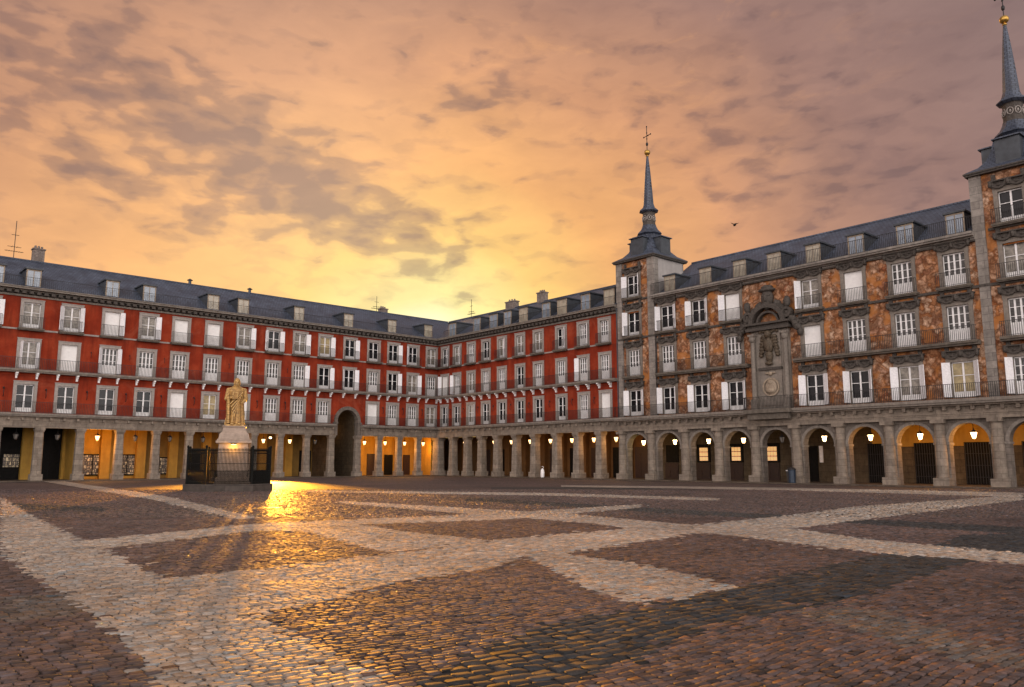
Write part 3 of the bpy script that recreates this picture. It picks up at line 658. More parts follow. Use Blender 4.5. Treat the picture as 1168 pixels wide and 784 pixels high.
o=bpy.data.objects.new('passage_light',tl); COL.objects.link(o); o.location=wpt(RL,A_X,4.5,5)

# ------------------------------------------------------------------ MIDDLE WING
mid=empty('red_building',(C0[0],C0[1],-.004),RR)
tag(mid,'shorter red stuccoed arcaded building between the inner corner and the first spired tower','building')
MW=[1.5,3.9,6.6,9.3,12.1,15.1,18.0,21.4,24.5,27.35]; X1=29.05
R3=['D','C','G','D','C','C','C','D','G','G']; R2=['W','G','C','G','G','D','G','G','G','G']; R1=['D','D','C','D','D','D','D','D','G','W']
holes=[]
for x in MW:
    for z,h in ((5.78,2.35),(9.42,2.35),(12.92,2.2)): holes.append((x-.6,x+.6,z,z+h))
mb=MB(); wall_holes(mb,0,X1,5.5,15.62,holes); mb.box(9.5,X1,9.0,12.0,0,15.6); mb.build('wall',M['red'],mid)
for i,x in enumerate(MW):
    add_window(mid,x,5.78,1.2,2.35,R1[i],fw=.24,shut=random.choice(['','','r']))
    add_window(mid,x,9.42,1.2,2.35,R2[i],fw=.24,shut=random.choice(['','','l']))
    add_window(mid,x,12.92,1.2,2.2,R3[i],fw=.24,shut=random.choice(['','r','']),balc=1.8)
for a,b in zip(MW[:-1],MW[1:]): link('wall_bracket',cached('hook',hook_mesh),mid,((a+b)/2,0,7.4)).scale=(.8,.8,.8)
MC=[2.81,5.59,8.19,10.98,14.1,17.05,20.29,23.29,26.29]
for x in MC:
    m_=MB(); pillar(m_,x,.80,LZ,-.1,.9); bevel(m_.build('column',M['granite'],mid),.015,1)
entablature(mid,.02,X1)
mb=MB(); rail(mb,.6,X1,-.56,5.7,.95); mb.build('railing',M['iron'],mid)
mb=MB(); mb.box(.02,X1,-.60,0,9.22,9.38).box(.02,X1,-.5,0,9.10,9.22); mb.build('balcony_floor',M['trim'],mid)
for x in MW:
    for xx in (x-.72,x+.72): link('bracket',cached('bracket',bracket_mesh),mid,(xx,0,0))
mb=MB(); rail(mb,.6,X1,-.55,9.38,.95); mb.build('railing',M['iron'],mid)
mb=MB(); prev=.02
for x in MW: 
    if x-.93>prev: mb.box(prev,x-.93,-.05,0,12.72,12.86)
    prev=x+.93
mb.build('string_course',M['frame'],mid)
cornice(mid,.02,X1,16.2)
roof_mesh(-6.0,X1+.2,16.37,20.05,6).build('roof',M['slate'],mid)
for i,x in enumerate([2.0,6.78,9.82,12.27,14.9,18.52,20.9,24.27,27.44]): dormer(mid,x,.65,16.5,18.3,1.25 if i%2 else 1.4,.62,'dormer_gold' if i in(4,6,8) else 'dormer_glass',16.37)
mb=MB(); rail(mb,1,X1,.12,16.4,.95,.16,.008); mb.build('roof_railing',M['iron'],mid)
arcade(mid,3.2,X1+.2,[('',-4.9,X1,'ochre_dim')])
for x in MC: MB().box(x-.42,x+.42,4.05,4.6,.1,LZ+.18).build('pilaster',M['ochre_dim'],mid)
for i,x in enumerate([4.2,6.9,9.6,12.5,15.6,18.7,21.8,24.8,27.7]): door(mid,x+.1,1.75,3.1,mat='shop' if i%2 else 'dark_wood')
chimney(mid,6.6,6.2,19.2,20.95,1.7); chimney(mid,12.0,6.2,19.2,21.2,1.15)
antenna(RR,-1.2,6.0,20.1,2.3,'thin aerial standing on the middle roof just right of the inner corner')
WM=[(1,3),(1,4),(1,6),(1,12),(1,26),(1,50),(1,60),(1,80),(1,100)]
bm_=[(a+b)/2 for a,b in zip(MC,MC[1:]+[X1])]
for i,b in enumerate(bm_):
    lantern(RR,b,1.0,3.75,1,WM[i][1],'glowing lantern in the %s bay of the middle arcade counted from the inner corner'%ORD[i],'lanterns in the middle arcade',drop=.5,col=(1,.48,.12))

# ------------------------------------------------------------------ PAINTED BUILDING WITH TOWERS
pan=empty('painted_building',(C0[0],C0[1],.004),RR)
tag(pan,'ornate building with orange frescoed front, grey stone arches and two slate spires on the right','building')
PX0,PX1=X1,64.1
PC=[29.35,32.74,36.44,39.78,43.19,46.7,50.16,53.67,57.0,60.41,64.1]
PW=[31.0,34.85,38.2,41.6,48.45,51.85,55.3,58.7,62.35]
T1=(29.12,33.5); T2=(60.15,64.55)
P3=['D','D','D','W','C','W','G','G','C']; S3=['l','lr','lr','l','l','','','','']
P2=['G','G','G','G','W','G','G','G','G']; S2=['']*9
P1=['D','D','D','D','D','D','C','Y','G']; S1=['lr','lr','lr','lr','lr','lr','lr','lr','l']
PWd=1.42
holes=[]
for x in PW:
    for z,h in ((5.78,2.35),(9.45,2.4),(13.15,2.25)): holes.append((x-PWd/2,x+PWd/2,z,z+h))
for x in (31.0,62.35): holes.append((x-PWd/2,x+PWd/2,16.75,16.75+2.1))
mb=MB(); wall_holes(mb,PX0,PX1+.45,5.5,16.4,holes); 
for a,b in (T1,T2): wall_holes(mb,a,b,16.4,20.2,holes)
mb.box(PX0,PX1,9.0,12,0,16.3)
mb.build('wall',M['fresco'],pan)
def first(i): return 'window'
for i,x in enumerate(PW):
    add_window(pan,x,5.78,PWd,2.35,P1[i],S1[i],pan=True,fw=.24)
    add_window(pan,x,9.45,PWd,2.4,P2[i],S2[i],pan=True,fw=.24)
    add_window(pan,x,13.15,PWd,2.25,P3[i],S3[i],balc=2.2,pan=True,fw=.24)
for x,k in ((31.0,'D'),(62.35,'D')):
    add_window(pan,x,16.75,PWd,2.1,k,'lr' if x<40 else '',balc=2.2,pan=True,fw=.24)
# plain orange plaster above each lintel, between the stone consoles
for x in PW:
    for z in (8.95,12.66,15.82):
        if z==15.82 and 33.6<x<60: continue
        MB().box(x-.62,x+.62,-.012,0,z-.52,z-.02).build('plaster_panel',M['orange_plaster'],pan)
# frames of painted wall panels: slim dark pilaster strips between windows
mb=MB()
for a,b in zip(PW,PW[1:]):
    if b-a>5: continue
    for x in (a+1.05,b-1.05):
        for z0,z1 in ((5.8,9.0),(9.5,12.75),(13.1,15.6)):
            pass
# ---- arcade of round arches
SP,AR=2.92,1.22
mb=MB(); ring=MB()
TOPZ=4.40
for a,b in zip(PC[:-1],PC[1:]):
    cx=(a+b)/2; r=AR if b-a<3.6 else AR+.03
    xa,xb=a,b
    n=18
    for y,flip in ((.10,0),(.75,1)):
        for i in range(n):
            t0,t1=PI*i/n,PI*(i+1)/n
            p0=(cx+r*math.cos(t0),SP+r*math.sin(t0)); p1=(cx+r*math.cos(t1),SP+r*math.sin(t1))
            mb.add([(p0[0],y,p0[1]),(p0[0],y,TOPZ),(p1[0],y,TOPZ),(p1[0],y,p1[1])],[(0,1,2,3)])
    for i in range(n):
        t0,t1=PI*i/n,PI*(i+1)/n
        p0=(cx+r*math.cos(t0),SP+r*math.sin(t0)); p1=(cx+r*math.cos(t1),SP+r*math.sin(t1))
        mb.add([(p0[0],.10,p0[1]),(p0[0],.75,p0[1]),(p1[0],.75,p1[1]),(p1[0],.10,p1[1])],[(0,1,2,3)])
    mb.box(xa,cx-r,.10,.75,0,TOPZ).box(cx+r,xb,.10,.75,0,TOPZ)
    ring.arc(cx,SP,r-.005,r+.20,.02,.14,n=20)
    imp=MB(); imp.box(xa+.2,cx-r+.05,.03,.78,SP-.16,SP-.02).box(cx+r-.05,xb-.2,.03,.78,SP-.16,SP-.02)
    imp.build('impost',M['trim'],pan)
    MB().box(cx-.10,cx+.10,-.03,.2,SP+r-.02,SP+r+.26).build('keystone',M['trim'],pan)
mb.build('arcade_front',M['granite_arch'],pan); ring.build('archivolt',M['trim'],pan)
for x in PC:
    m_=MB(); a=.40
    m_.box(x-a-.1,x+a+.1,-.42,.12,0,.60).lathe([(.40,.60),(.41,.68),(.385,.74),(.375,1.6),(.33,4.05),(.37,4.1),(.40,4.16)],14,(x,-.02),smooth=False).box(x-.43,x+.43,-.44,.11,4.16,TOPZ)
    m_.build('column',M['granite'],pan)
def ent2(root,x0,x1):
    mb=MB(); mb.box(x0,x1,-.30,.75,4.40,4.72).box(x0,x1,-.36,.75,4.72,4.80).box(x0,x1,-.22,.75,4.80,5.22).box(x0,x1,-.55,.75,5.22,5.34)
    n=int((x1-x0)/.86)
    for i in range(n+1):
        x=x0+.15+(x1-x0-.3)*i/n; mb.box(x-.11,x+.11,-.48,-.22,4.98,5.22)
    mb.build('entablature',M['granite'],root)
    MB().box(x0,x1,-.82,0,5.34,5.47).box(x0,x1,-.90,0,5.47,5.66).build('balcony_floor',M['trim'],root)
ent2(pan,PX0+.01,PX1+.45)
# centre bay projects a little
MB().box(43.0,46.95,-1.25,-.90,5.36,5.655).box(43.2,46.7,-1.0,-.55,4.9,5.34).build('balcony_floor',M['slab'],pan)
mb=MB(); rail(mb,PX0+.1,43.0,-.84,5.66,.98,.12,.012); rail(mb,43.0,46.95,-1.19,5.66,.98,.12,.012,side=-.84); rail(mb,46.95,PX1+.4,-.84,5.66,.98,.12,.012); mb.build('railing',M['iron'],pan)
# floor-2 balconies: continuous between towers and centre, floor-3 string
for a,b in ((29.9,32.1),(33.75,43.1),(47.05,59.95),(61.2,63.5)):
    MB().box(a,b,-.62,0,9.24,9.40).box(a,b,-.5,0,9.12,9.24).build('balcony_floor',M['slab'],pan)
    mb=MB(); rail(mb,a+.05,b-.05,-.57,9.40,.98,.12,.012,side=0); mb.build('railing',M['iron'],pan)
MB().box(PX0,43.3,-.14,0,12.80,12.98).box(46.8,PX1+.4,-.14,0,12.80,12.98).build('string_course',M['dark_stone'],pan)
MB().box(29.72,32.9,-.12,0,16.40,16.56).box(60.95,63.9,-.12,0,16.40,16.56).build('string_course',M['dark_stone'],pan)
# cornice
a,b=T1[1],T2[0]
mb=MB(); mb.box(a,b,-.14,.3,16.02,16.14).box(a,b,-.30,.3,16.14,16.22).box(a,b,-.62,.3,16.22,16.34).box(a,b,-.72,.3,16.34,16.5); mb.build('cornice',M['quoin'],pan)
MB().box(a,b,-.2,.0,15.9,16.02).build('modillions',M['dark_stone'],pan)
roof_mesh(a-.3,b+.3,16.5,20.6,6.2).build('roof',M['slate'],pan)
for x in [34.9,38.73,42.12,45.3,48.64,52.0,55.54,58.83]: dormer(pan,x,.45,16.55,18.25,1.2,.66,'dormer_glass' if x>50 else 'dormer_gold',16.5)
mb=MB(); rail(mb,a,b,-.5,16.5,1.05,.13,.013); mb.build('roof_railing',M['iron'],pan)
# towers
def tower(x0,x1):
    cx=(x0+x1)/2; D=x1-x0; cy=D/2
    t=MB().box(x0,x0+.12,.02,D,16.4,20.2).box(x1-.12,x1,.02,D,16.4,20.2).box(x0,x1,D-.12,D,16.4,20.2).build('tower',M['stucco_white'],pan)
    q=MB()
    for s0,s1 in ((x0,x0+.62),(x1-.72,x1)): q.box(s0,s1,-.13,.0,5.66,20.2)
    q.box(x0-.10,x0,-.13,.6,16.5,20.2).box(x1,x1+.06,-.13,.55,16.5,20.2)
    q.build('quoins',M['quoin'],t)
    h=D/2
    def sq(prof): 
        return MB().lathe([(r,z) for r,z in prof],4,(cx,cy),PI/4,sq=True)
    e=MB().box(x0-.25,x1+.25,-.35,D+.25,20.2,20.32).box(x0-.32,x1+.32,-.42,D+.32,20.32,20.42); e.build('eaves',M['dark_stone'],t)
    r=sq([(h+.33,20.42),(h+.26,20.50),(h-.38,20.88),(h-.78,21.35),(h-1.02,22.0),(h-1.16,22.7),(h-1.27,22.82)]); r.build('roof',M['slate'],t)
    db=MB(); lid=MB()
    for k in range(4):
        a=k*PI/2; ca,sa=math.cos(a),math.sin(a)
        def tr(px,py): return (cx+px*ca-py*sa, cy+px*sa+py*ca)
        def bx(mb,px0,px1,py0,py1,z0,z1):
            vs=[(*tr(px,py),z) for z in(z0,z1) for py in(py0,py1) for px in(px0,px1)]
            mb.add(vs,[(0,2,3,1),(4,5,7,6),(0,1,5,4),(2,6,7,3),(0,4,6,2),(1,3,7,5)])
        bx(db,-.72,.72,-h+.30,-h+1.5,20.6,22.42); bx(lid,-.84,.84,-h+.14,-h+1.6,22.42,22.50); bx(lid,-.6,.6,-h+.35,-h+1.6,22.50,22.60)
    db.build('roof_box',M['lead'],t); lid.build('roof_box_lid',M['slate'],t)
    MB().lathe([(1.0,22.75),(.98,22.95),(1.22,23.1),(1.15,23.2),(.86,23.5),(.70,23.85),(.66,24.0)],8,(cx,cy),PI/8).build('lantern_skirt',M['slate'],t)
    MB().lathe([(.68,23.98),(.62,24.08),(.60,25.2),(.70,25.3)],8,(cx,cy),PI/8).build('drum',M['dark_stone'],t)
    rg=MB()
    for k in range(8):
        a=k*PI/4; d=.60
        for i in range(12):
            p=lambda i,r:(cx+math.cos(a)*d-math.sin(a)*math.cos(2*PI*i/12)*r, cy+math.sin(a)*d+math.cos(a)*math.cos(2*PI*i/12)*r, 24.65+math.sin(2*PI*i/12)*r*1.25)
            rg.bar(p(i,.19),p(i+1,.19),.035,5)
        rg.blob((cx+math.cos(a)*(d-.02),cy+math.sin(a)*(d-.02),24.65),(.07,.07,.13),6,5)
    rg.build('oculus_ring',M['frame'],t)
    MB().lathe([(.66,25.25),(.95,25.38),(.92,25.46),(.62,25.72),(.50,26.1),(.40,27.6),(.26,29.4),(.10,30.95)],8,(cx,cy),PI/8).build('spire',M['slate'],t)
    MB().blob((cx,cy,31.35),(.30,.30,.28),14,10).lathe([(.10,30.9),(.15,31.0),(.06,31.1)],8,(cx,cy)).blob((cx,cy,30.98),(.15,.15,.1)).build('ball',M['gold'],t)
    cr=MB().bar((cx,cy,31.6),(cx,cy,34.0),.035).bar((cx-.42,cy+.1,33.05),(cx+.5,cy-.1,33.05),.035).blob((cx,cy,32.2),(.12,.12,.2))
    for q_ in ((cx,cy,34.0),(cx-.46,cy+.1,33.05),(cx+.54,cy-.1,33.05),(cx+.15,cy,33.05),(cx,cy,33.35),(cx,cy,32.75)): cr.blob(q_,(.08,.06,.08),6,5)
    cr.build('cross',M['iron'],t)
tower(*T1); tower(*T2)
# drainpipe and downpipes
MB().bar((33.62,-.1,5.7),(33.62,-.1,16.1),.05).build('drainpipe',M['iron'],pan)
MB().bar((29.0,-.12,5.7),(29.0,-.12,16.0),.05).build('drainpipe',M['lead'],pan)
# centre piece
cx=45.0
cp=MB().box(43.35,46.65,-.22,0,5.66,12.3).box(44.05,45.95,-.30,-.22,6.0,12.0).build('aedicule',M['trim'],pan)
mb=MB()
for s in (-1,1):
    x=cx+s*1.42
    mb.box(x-.26,x+.26,-.62,-.22,5.7,6.5).lathe([(.24,6.5),(.20,6.6),(.19,8),(.16,11.0),(.22,11.1),(.27,11.5)],12,(x,-.42)).box(x-.28,x+.28,-.70,-.22,11.5,11.66).blob((x,-.5,11.25),(.27,.22,.26),10,7,.15)
mb.build('pilaster',M['trim'],cp)
mb=MB().box(43.1,46.9,-.66,-.02,11.9,12.12).box(43.0,47.0,-.78,-.02,12.34,12.5).box(43.2,46.8,-.5,-.02,12.12,12.34)
mb.arc(cx,12.4,1.25,1.62,-.7,-.1,.05,PI-.05,16)
MB().arc(cx,12.4,.85,1.02,-.5,-.1,.0,PI,14).build('tympanum_arc',M['dark_stone'],cp)
for s in(-1,1): mb.arc(cx+s*1.7,13.1,.22,.42,-.6,-.1,0,2*PI,14)
MB().box(44.0,46.0,-.45,-.2,8.75,8.95).build('ledge',M['dark_stone'],cp)
mb.build('pediment',M['dark_stone'],cp)
# relief figures: helmeted mask over the pediment, winged shield below
mb=MB(); 
mb.blob((cx,-.30,14.45),(.52,.36,.72),16,12).blob((cx,-.62,14.4),(.10,.14,.26)).blob((cx-.22,-.55,14.62),(.18,.10,.07)).blob((cx+.22,-.55,14.62),(.18,.10,.07))
mb.blob((cx,-.56,14.02),(.2,.12,.07)).blob((cx,-.36,13.72),(.3,.25,.25),10,7,.1).blob((cx,-.3,15.1),(.74,.45,.2),14,8,.04).blob((cx,-.28,15.3),(.5,.35,.22),14,8)
for s in (-1,1):
    for k in range(6): mb.blob((cx+s*(.7+.22*k),-.25,13.9-.16*k+.1*(k%2)),(.22,.2,.36-.03*k),8,6,.2)
for s in (-1,1):
    for k in range(9):
        mb.blob((cx+s*(1.55+.14*k),-.3,13.35-.22*k+random.uniform(-.15,.15)),(.26,.24,.30),8,6,.25)
    mb.blob((cx+s*1.75,-.45,13.9),(.28,.25,.45),10,7,.15)
mb.build('mask_relief',M['dark_stone'],cp)
mb=MB(); random.seed(5)
mb.blob((cx,-.5,11.55),(.28,.3,.3)).blob((cx,-.45,10.7),(.42,.3,.62),12,8,.1).blob((cx,-.42,9.8),(.3,.25,.5),10,8,.12).blob((cx,-.5,9.25),(.34,.2,.16))
for s in (-1,1):
    for k in range(7): mb.blob((cx+s*(.42+.05*k),-.40,11.35-.24*k),(.32-.02*k,.15,.16),8,6,.2)
    for k in range(4): mb.blob((cx+s*(.25+.16*k),-.38,11.75+.1*math.sin(k)),(.14,.12,.14),7,5,.2)
for k in range(9): mb.blob((cx+random.uniform(-.5,.5),-.55,10.0+k*.17),(.09,.08,.1),6,5,.2)
mb.build('shield_relief',M['bronze_stone'],cp)
mb=MB().blob((cx,-.34,7.4),(.52,.16,.62),14,9,.03).arc(cx,7.4,.6,.72,-.42,-.25,0,2*PI,24).blob((cx,-.42,7.1),(.36,.16,.2),10,6,.1).blob((cx,-.40,7.75),(.26,.14,.2),10,6,.08)
mb.blob((cx,-.38,8.45),(.2,.14,.16)).blob((cx-.3,-.35,8.5),(.2,.1,.08)).blob((cx+.3,-.35,8.5),(.2,.1,.08))
mb.build('cartouche_relief',M['cartouche'],cp)
# painted figures around the centre top: low relief figures
# interior of the arcade
arcade(pan,PX0+.2,PX1+.3,[('',PX0,PX1+.3,'inner_stone')],zc=4.42,D=4.4,ceil='ceiling',y_f=-1.3)
MB().box(50.4,PX1+.3,4.36,4.40,2.75,4.42).build('arcade_wall',M['ochre'],pan)
MB().box(PX0+.2,PX1+.3,.75,.8,4.30,4.42).build('arcade_beam',M['ceiling'],pan)
for i,(a,b) in enumerate(zip(PC[:-1],PC[1:])):
    c=(a+b)/2
    if i in (6,7,8,9):
        x0_,x1_=c-1.85,c-.2
        o=MB().box(x0_,x1_,4.26,4.36,.1,3.0).build('door',M['shop'],pan)
        g=MB()
        for k in range(10): g.box(x0_+.05+k*.17,x0_+.08+k*.17,4.20,4.23,.15,2.95)
        for z in (.6,1.4,2.2): g.box(x0_,x1_,4.205,4.235,z,z+.03)
        g.build('grille',M['iron'],o)
    elif i==5:
        door(pan,c-2.9,.9,2.9,4.4,'shop'); MB().box(c-2.3,c-2.0,4.34,4.40,1.6,2.9).build('notice',M['white'],pan); door(pan,c-.4,.8,2.6,4.4,'shop')
    else:
        if i: door(pan,c-3.1,1.5,1.55,4.4,'dark_wood')
        o=MB().box(c-3.7,c-2.3,4.30,4.40,1.6,3.2).build('arcade_window',M['shop'],pan) if i else None
        if i in(2,3,4):
            g=MB()
            for k in range(3):
                for j in range(3): g.box(c-3.4+k*.3,c-3.13+k*.3,4.27,4.30,1.75+j*.4,2.10+j*.4)
            g.build('pane',M['lit_pane'],o)
WP=[(1,22,(1,.7,.15)),(1,12,(1,.6,.3)),(1,12,(1,.6,.3)),(1,14,(1,.6,.3)),(0,2,(1,.6,.3)),(1,10,(1,.7,.45)),(1,60,(1,.42,.06)),(1,130,(1,.42,.06)),(1,150,(1,.42,.06)),(0,3,(1,.5,.2))]
nm=[]
for i,(a,b) in enumerate(zip(PC[:-1],PC[1:])):
    lit,wt,c=WP[i]
    lantern(RR,(a+b)/2,.95,3.35,lit,wt,('glowing' if lit else 'unlit')+' lantern under the %s round stone arch counted from the left tower'%ORD[i],'lanterns under the round stone arches',drop=.65,col=c)

# ------------------------------------------------------------------ MONUMENT
MO=(-16.45,46.9); MR=math.radians(19.0)
ped=empty('pedestal',(MO[0]+.15,MO[1]+.1,0),MR); tag(ped,'stone pedestal carrying the robed statue inside the iron fence','pedestal')
bevel(MB().box(-1.0,1.0,-1.0,1.0,0,.5).box(-.92,.92,-.92,.92,.5,.75).build('base',M['pedestal'],ped),.03)
sh=MB().box(-.80,.80,-.80,.80,.75,2.72)
for s in(-1,1): sh.box(-.62,.62,s*.80-.03,s*.80+.03,.95,2.5).box(s*.80-.03,s*.80+.03,-.62,.62,.95,2.5)
bevel(sh.build('shaft',M['pedestal'],ped),.02)
bevel(MB().box(-.98,.98,-.98,.98,2.72,2.86).box(-.92,.92,-.92,.92,2.86,2.95).build('cap',M['pedestal'],ped),.02)
bevel(MB().lathe([(.86,2.95),(.80,3.25),(.66,3.40),(.62,3.62),(.68,3.66),(.68,3.72)],4,(0,0),PI/4,sq=True).build('plinth',M['pedestal'],ped),.03)
# statue: robed bearded figure holding a book, one continuous body
def statue():
    mb=MB(); n=40
    prof=[(.50,.36,0.0),(.52,.38,.12),(.47,.34,.6),(.42,.31,1.1),(.40,.29,1.45),(.43,.30,1.75),(.50,.31,2.02),(.44,.27,2.18),(.20,.18,2.30),(.13,.14,2.40)]
    vs=[];fs=[]
    for j,(rx,ry,z) in enumerate(prof):
        fold=max(0,1-z/1.9)*.11+.015
        for i in range(n):
            t=2*PI*i/n; k=1+fold*math.sin(t*9+z*.6)+fold*.5*math.sin(t*17+1)
            vs.append((math.cos(t)*rx*k+.03*math.sin(z*1.5),math.sin(t)*ry*k,z))
    for j in range(len(prof)-1):
        for i in range(n): fs.append((j*n+i,j*n+(i+1)%n,(j+1)*n+(i+1)%n,(j+1)*n+i))
    fs.append(tuple(range(n))[::-1]); fs.append(tuple(range((len(prof)-1)*n,len(prof)*n)))
    mb.add(vs,fs)
    mb.blob((.02,-.03,2.56),(.145,.17,.205),16,12)            # head
    mb.blob((.02,-.20,2.55),(.028,.05,.05)).blob((-.04,-.17,2.60),(.045,.03,.02)).blob((.08,-.17,2.60),(.045,.03,.02))
    mb.blob((.02,-.15,2.41),(.11,.09,.14)).blob((.02,.06,2.60),(.175,.16,.20),12,9,.04).blob((-.12,0,2.5),(.06,.1,.16)).blob((.16,0,2.5),(.06,.1,.16))
    # arms: shoulder > elbow > hand
    def limb(a,b,r0,r1,k=7):
        for i in range(k+1):
            f=i/k; mb.blob([a[q]+(b[q]-a[q])*f for q in range(3)],[(r0+(r1-r0)*f)]*3,10,7)
    limb((-.42,0,2.05),(-.52,-.10,1.55),.16,.14); limb((-.52,-.10,1.55),(-.16,-.38,1.62),.13,.075)
    limb((.44,0,2.05),(.54,-.05,1.55),.16,.14); limb((.54,-.05,1.55),(.38,-.30,1.30),.13,.075)
    for i in range(4): mb.bar((-.16+.0*i,-.40,1.58+.035*i),(-.05,-.46,1.60+.035*i),.018,5)
    for i in range(4): mb.bar((.36,-.30,1.30+.03*i-.04),(.30,-.40,1.24+.03*i),.018,5)
    mb.box(-.20,.10,-.47,-.41,1.52,1.92,.15)                  # book
    # cloak drapery
    for k in range(5): limb((.34-.05*k,-.25,1.9-.16*k),(-.30+.06*k,-.33,1.25-.18*k),.045,.035,12)
    for k in range(3): limb((-.46+.02*k,-.1-.08*k,1.6),(-.44+.04*k,-.14-.1*k,.15),.09,.07,14)
    mb.blob((.24,-.38,.06),(.10,.18,.07)).blob((-.16,-.40,.06),(.10,.18,.07))
    mb.box(-.5,.5,-.46,.40,-.06,.03)
    o=mb.build('statue',M['statue'],None,(ped.location[0],ped.location[1],3.775),MR)
    r=o.modifiers.new('r','REMESH'); r.mode='VOXEL'; r.voxel_size=.022; r.use_smooth_shade=True
    tag(o,'golden stone statue of a robed standing figure with a book on the pedestal','statue')
statue()
# iron fence on its octagonal kerb
fc=empty('iron_fence',(MO[0],MO[1],0),MR); tag(fc,'dark iron railing with spear tips enclosing the pedestal on a low stone kerb','fence')
def octo(hw,f): return [(-f,-hw),(f,-hw),(hw,-f),(hw,f),(f,hw),(-f,hw),(-hw,f),(-hw,-f)]
O=octo(2.22,1.22)
mb=MB(); Oo=octo(2.40,1.30); Oi=octo(2.02,1.1)
vs=[(*p,z) for z in(0,.42) for p in Oo]+[(*p,z) for z in(0,.42) for p in Oi]
fs=[]
for i in range(8):
    j=(i+1)%8; fs+=[(i,j,8+j,8+i),(8+i,8+j,24+j,24+i),(16+j,16+i,24+i,24+j)]
mb.add(vs,fs); bevel(mb.build('kerb',M['kerb'],fc),.03)
posts=MB()
for i in range(8):
    a=Vector((*O[i],0)); b=Vector((*O[(i+1)%8],0)); L=(b-a).length; m_=MB()
    d=(b-a).normalized(); 
    for z,r in ((.55,.022),(1.15,.02),(1.55,.02),(2.15,.022)): m_.bar(a+Vector((0,0,z)),b+Vector((0,0,z)),r,4)
    k=int(L/(.072 if i%2 else .070))
    for q in range(1,k):
        p=a+(b-a)*q/k; m_.bar(p+Vector((0,0,.42)),p+Vector((0,0,2.25)),.015,5); m_.lathe([(.014,2.25),(.032,2.31),(.003,2.44)],5,(p.x,p.y))
        if q%1==0: 
            p2=a+(b-a)*(q-.5)/k; m_.bar(p2+Vector((0,0,.42)),p2+Vector((0,0,1.15)),.014,4)
    m_.build('railing',M['fence_iron'],fc)
    p=a; MB().box(p.x-.05,p.x+.05,p.y-.05,p.y+.05,.42,2.4).blob((p.x,p.y,2.48),(.07,.07,.09)).build('post',M['fence_iron'],fc)
# lamps added under the cap to make the pedestal and statue glow amber
for sd,wd in ((-1,'front'),(1,'back')):
    f=empty('added_cap_lamp',(ped.location[0]-sd*1.0*math.sin(MR),ped.location[1]+sd*1.0*math.cos(MR),2.60),MR)
    tag(f,'small added amber lamp fixed under the pedestal cap on its '+wd+' face','lamp')
    MB().box(-.16,.16,-.05,.05,.04,.12).bar((0,0,.08),(0,-sd*.16,.10),.02).build('housing',M['iron'],f); MB().box(-.14,.14,-.04,.04,.02,.039).build('lens',M['lamp_dim'],f)
    l=bpy.data.lights.new('added_cap_bulb','POINT'); l.energy=26 if sd<0 else 60; l.color=(1,.50,.07); l.shadow_soft_size=.04
    lo=bpy.data.objects.new('added_cap_bulb',l); COL.objects.link(lo); lo.parent=f; lo.location=(0,sd*.1,-.08)

# ------------------------------------------------------------------ small street things
def litter_bin():
    p=wpt(RR,46.75,-1.0,0.1); t=empty('litter_bin',p,RR); tag(t,'dark navy litter bin standing against the stone pier below the carved centrepiece','bin')
    MB().lathe([(.24,0),(.26,.05),(.28,.9),(.30,.95)],14).build('body',plain('navy_metal',(.02,.035,.06),.35,.5,6),t)
    MB().lathe([(.31,.95),(.31,1.02),(.22,1.12),(.05,1.16)],14).build('lid',M['iron'],t)
    MB().bar((-.3,0,.8),(-.3,0,1.25),.02).bar((-.3,0,1.25),(.1,0,1.25),.02).build('handle',M['iron'],t)
litter_bin()
p=wpt(RR,45.9,.2,.1); t=empty('litter_bin',p,RR); tag(t,'grey open-topped bin with a pale rim under the widest stone arch','bin')
MB().lathe([(.22,0),(.27,.85)],12).build('body',plain('grey_metal',(.07,.065,.06),.5),t); MB().lathe([(.29,.85),(.31,.87),(.31,.92),(.29,.93)],12).build('rim',M['white'],t)
p=wpt(RR,19.3,-.75,.1); t=empty('bollard',p,RR); tag(t,'small white rounded bollard with a thin hooked handle beside the middle arcade','bollard')
MB().lathe([(.14,0),(.19,.08),(.20,.45),(.17,.72),(.09,.86),(.04,.9)],14,smooth=True).build('body',M['white'],t)
mb=MB(); pr=(.0,0,.88)
for k in range(1,9):
    a=PI*k/8; q=(.10*math.sin(a)+.05,0,.88+.22*k/8*(1) ); mb.bar(pr,q,.02,6); pr=q
mb.bar(pr,(-.12,0,1.08),.018,6).build('handle',M['white'],t)
mb=MB(); mb.blob((0,0,0),(.22,.10,.09),10,7)
mb.add([(.05,0,0),(-.1,0,.02),(-.15,.35,.12),(.0,.2,.07)],[(0,1,2,3)]).add([(.05,0,0),(-.1,0,.02),(-.12,-.33,.14),(.02,-.2,.08)],[(0,3,2,1)]).add([(-.18,0,0),(-.4,.1,0),(-.4,-.1,0)],[(0,1,2)])
tag(mb.build('bird',M['iron'],None,(16.2,56,18.7),1.6),'small dark bird flying over the painted building roof','bird')

t=empty('manhole_cover',(-8.6,28.5,.028),.3); tag(t,'round iron manhole cover set in the setts to the right of the monument','manhole cover')
MB().lathe([(.46,0),(.46,.018),(.42,.02)],24).build('ring',M['iron'],t)
mb=MB().lathe([(.40,0),(.40,.022)],24)
for k in range(-3,4): mb.box(-.3,.3,k*.1-.02,k*.1+.02,.022,.03)
mb.build('lid',M['iron'],t)
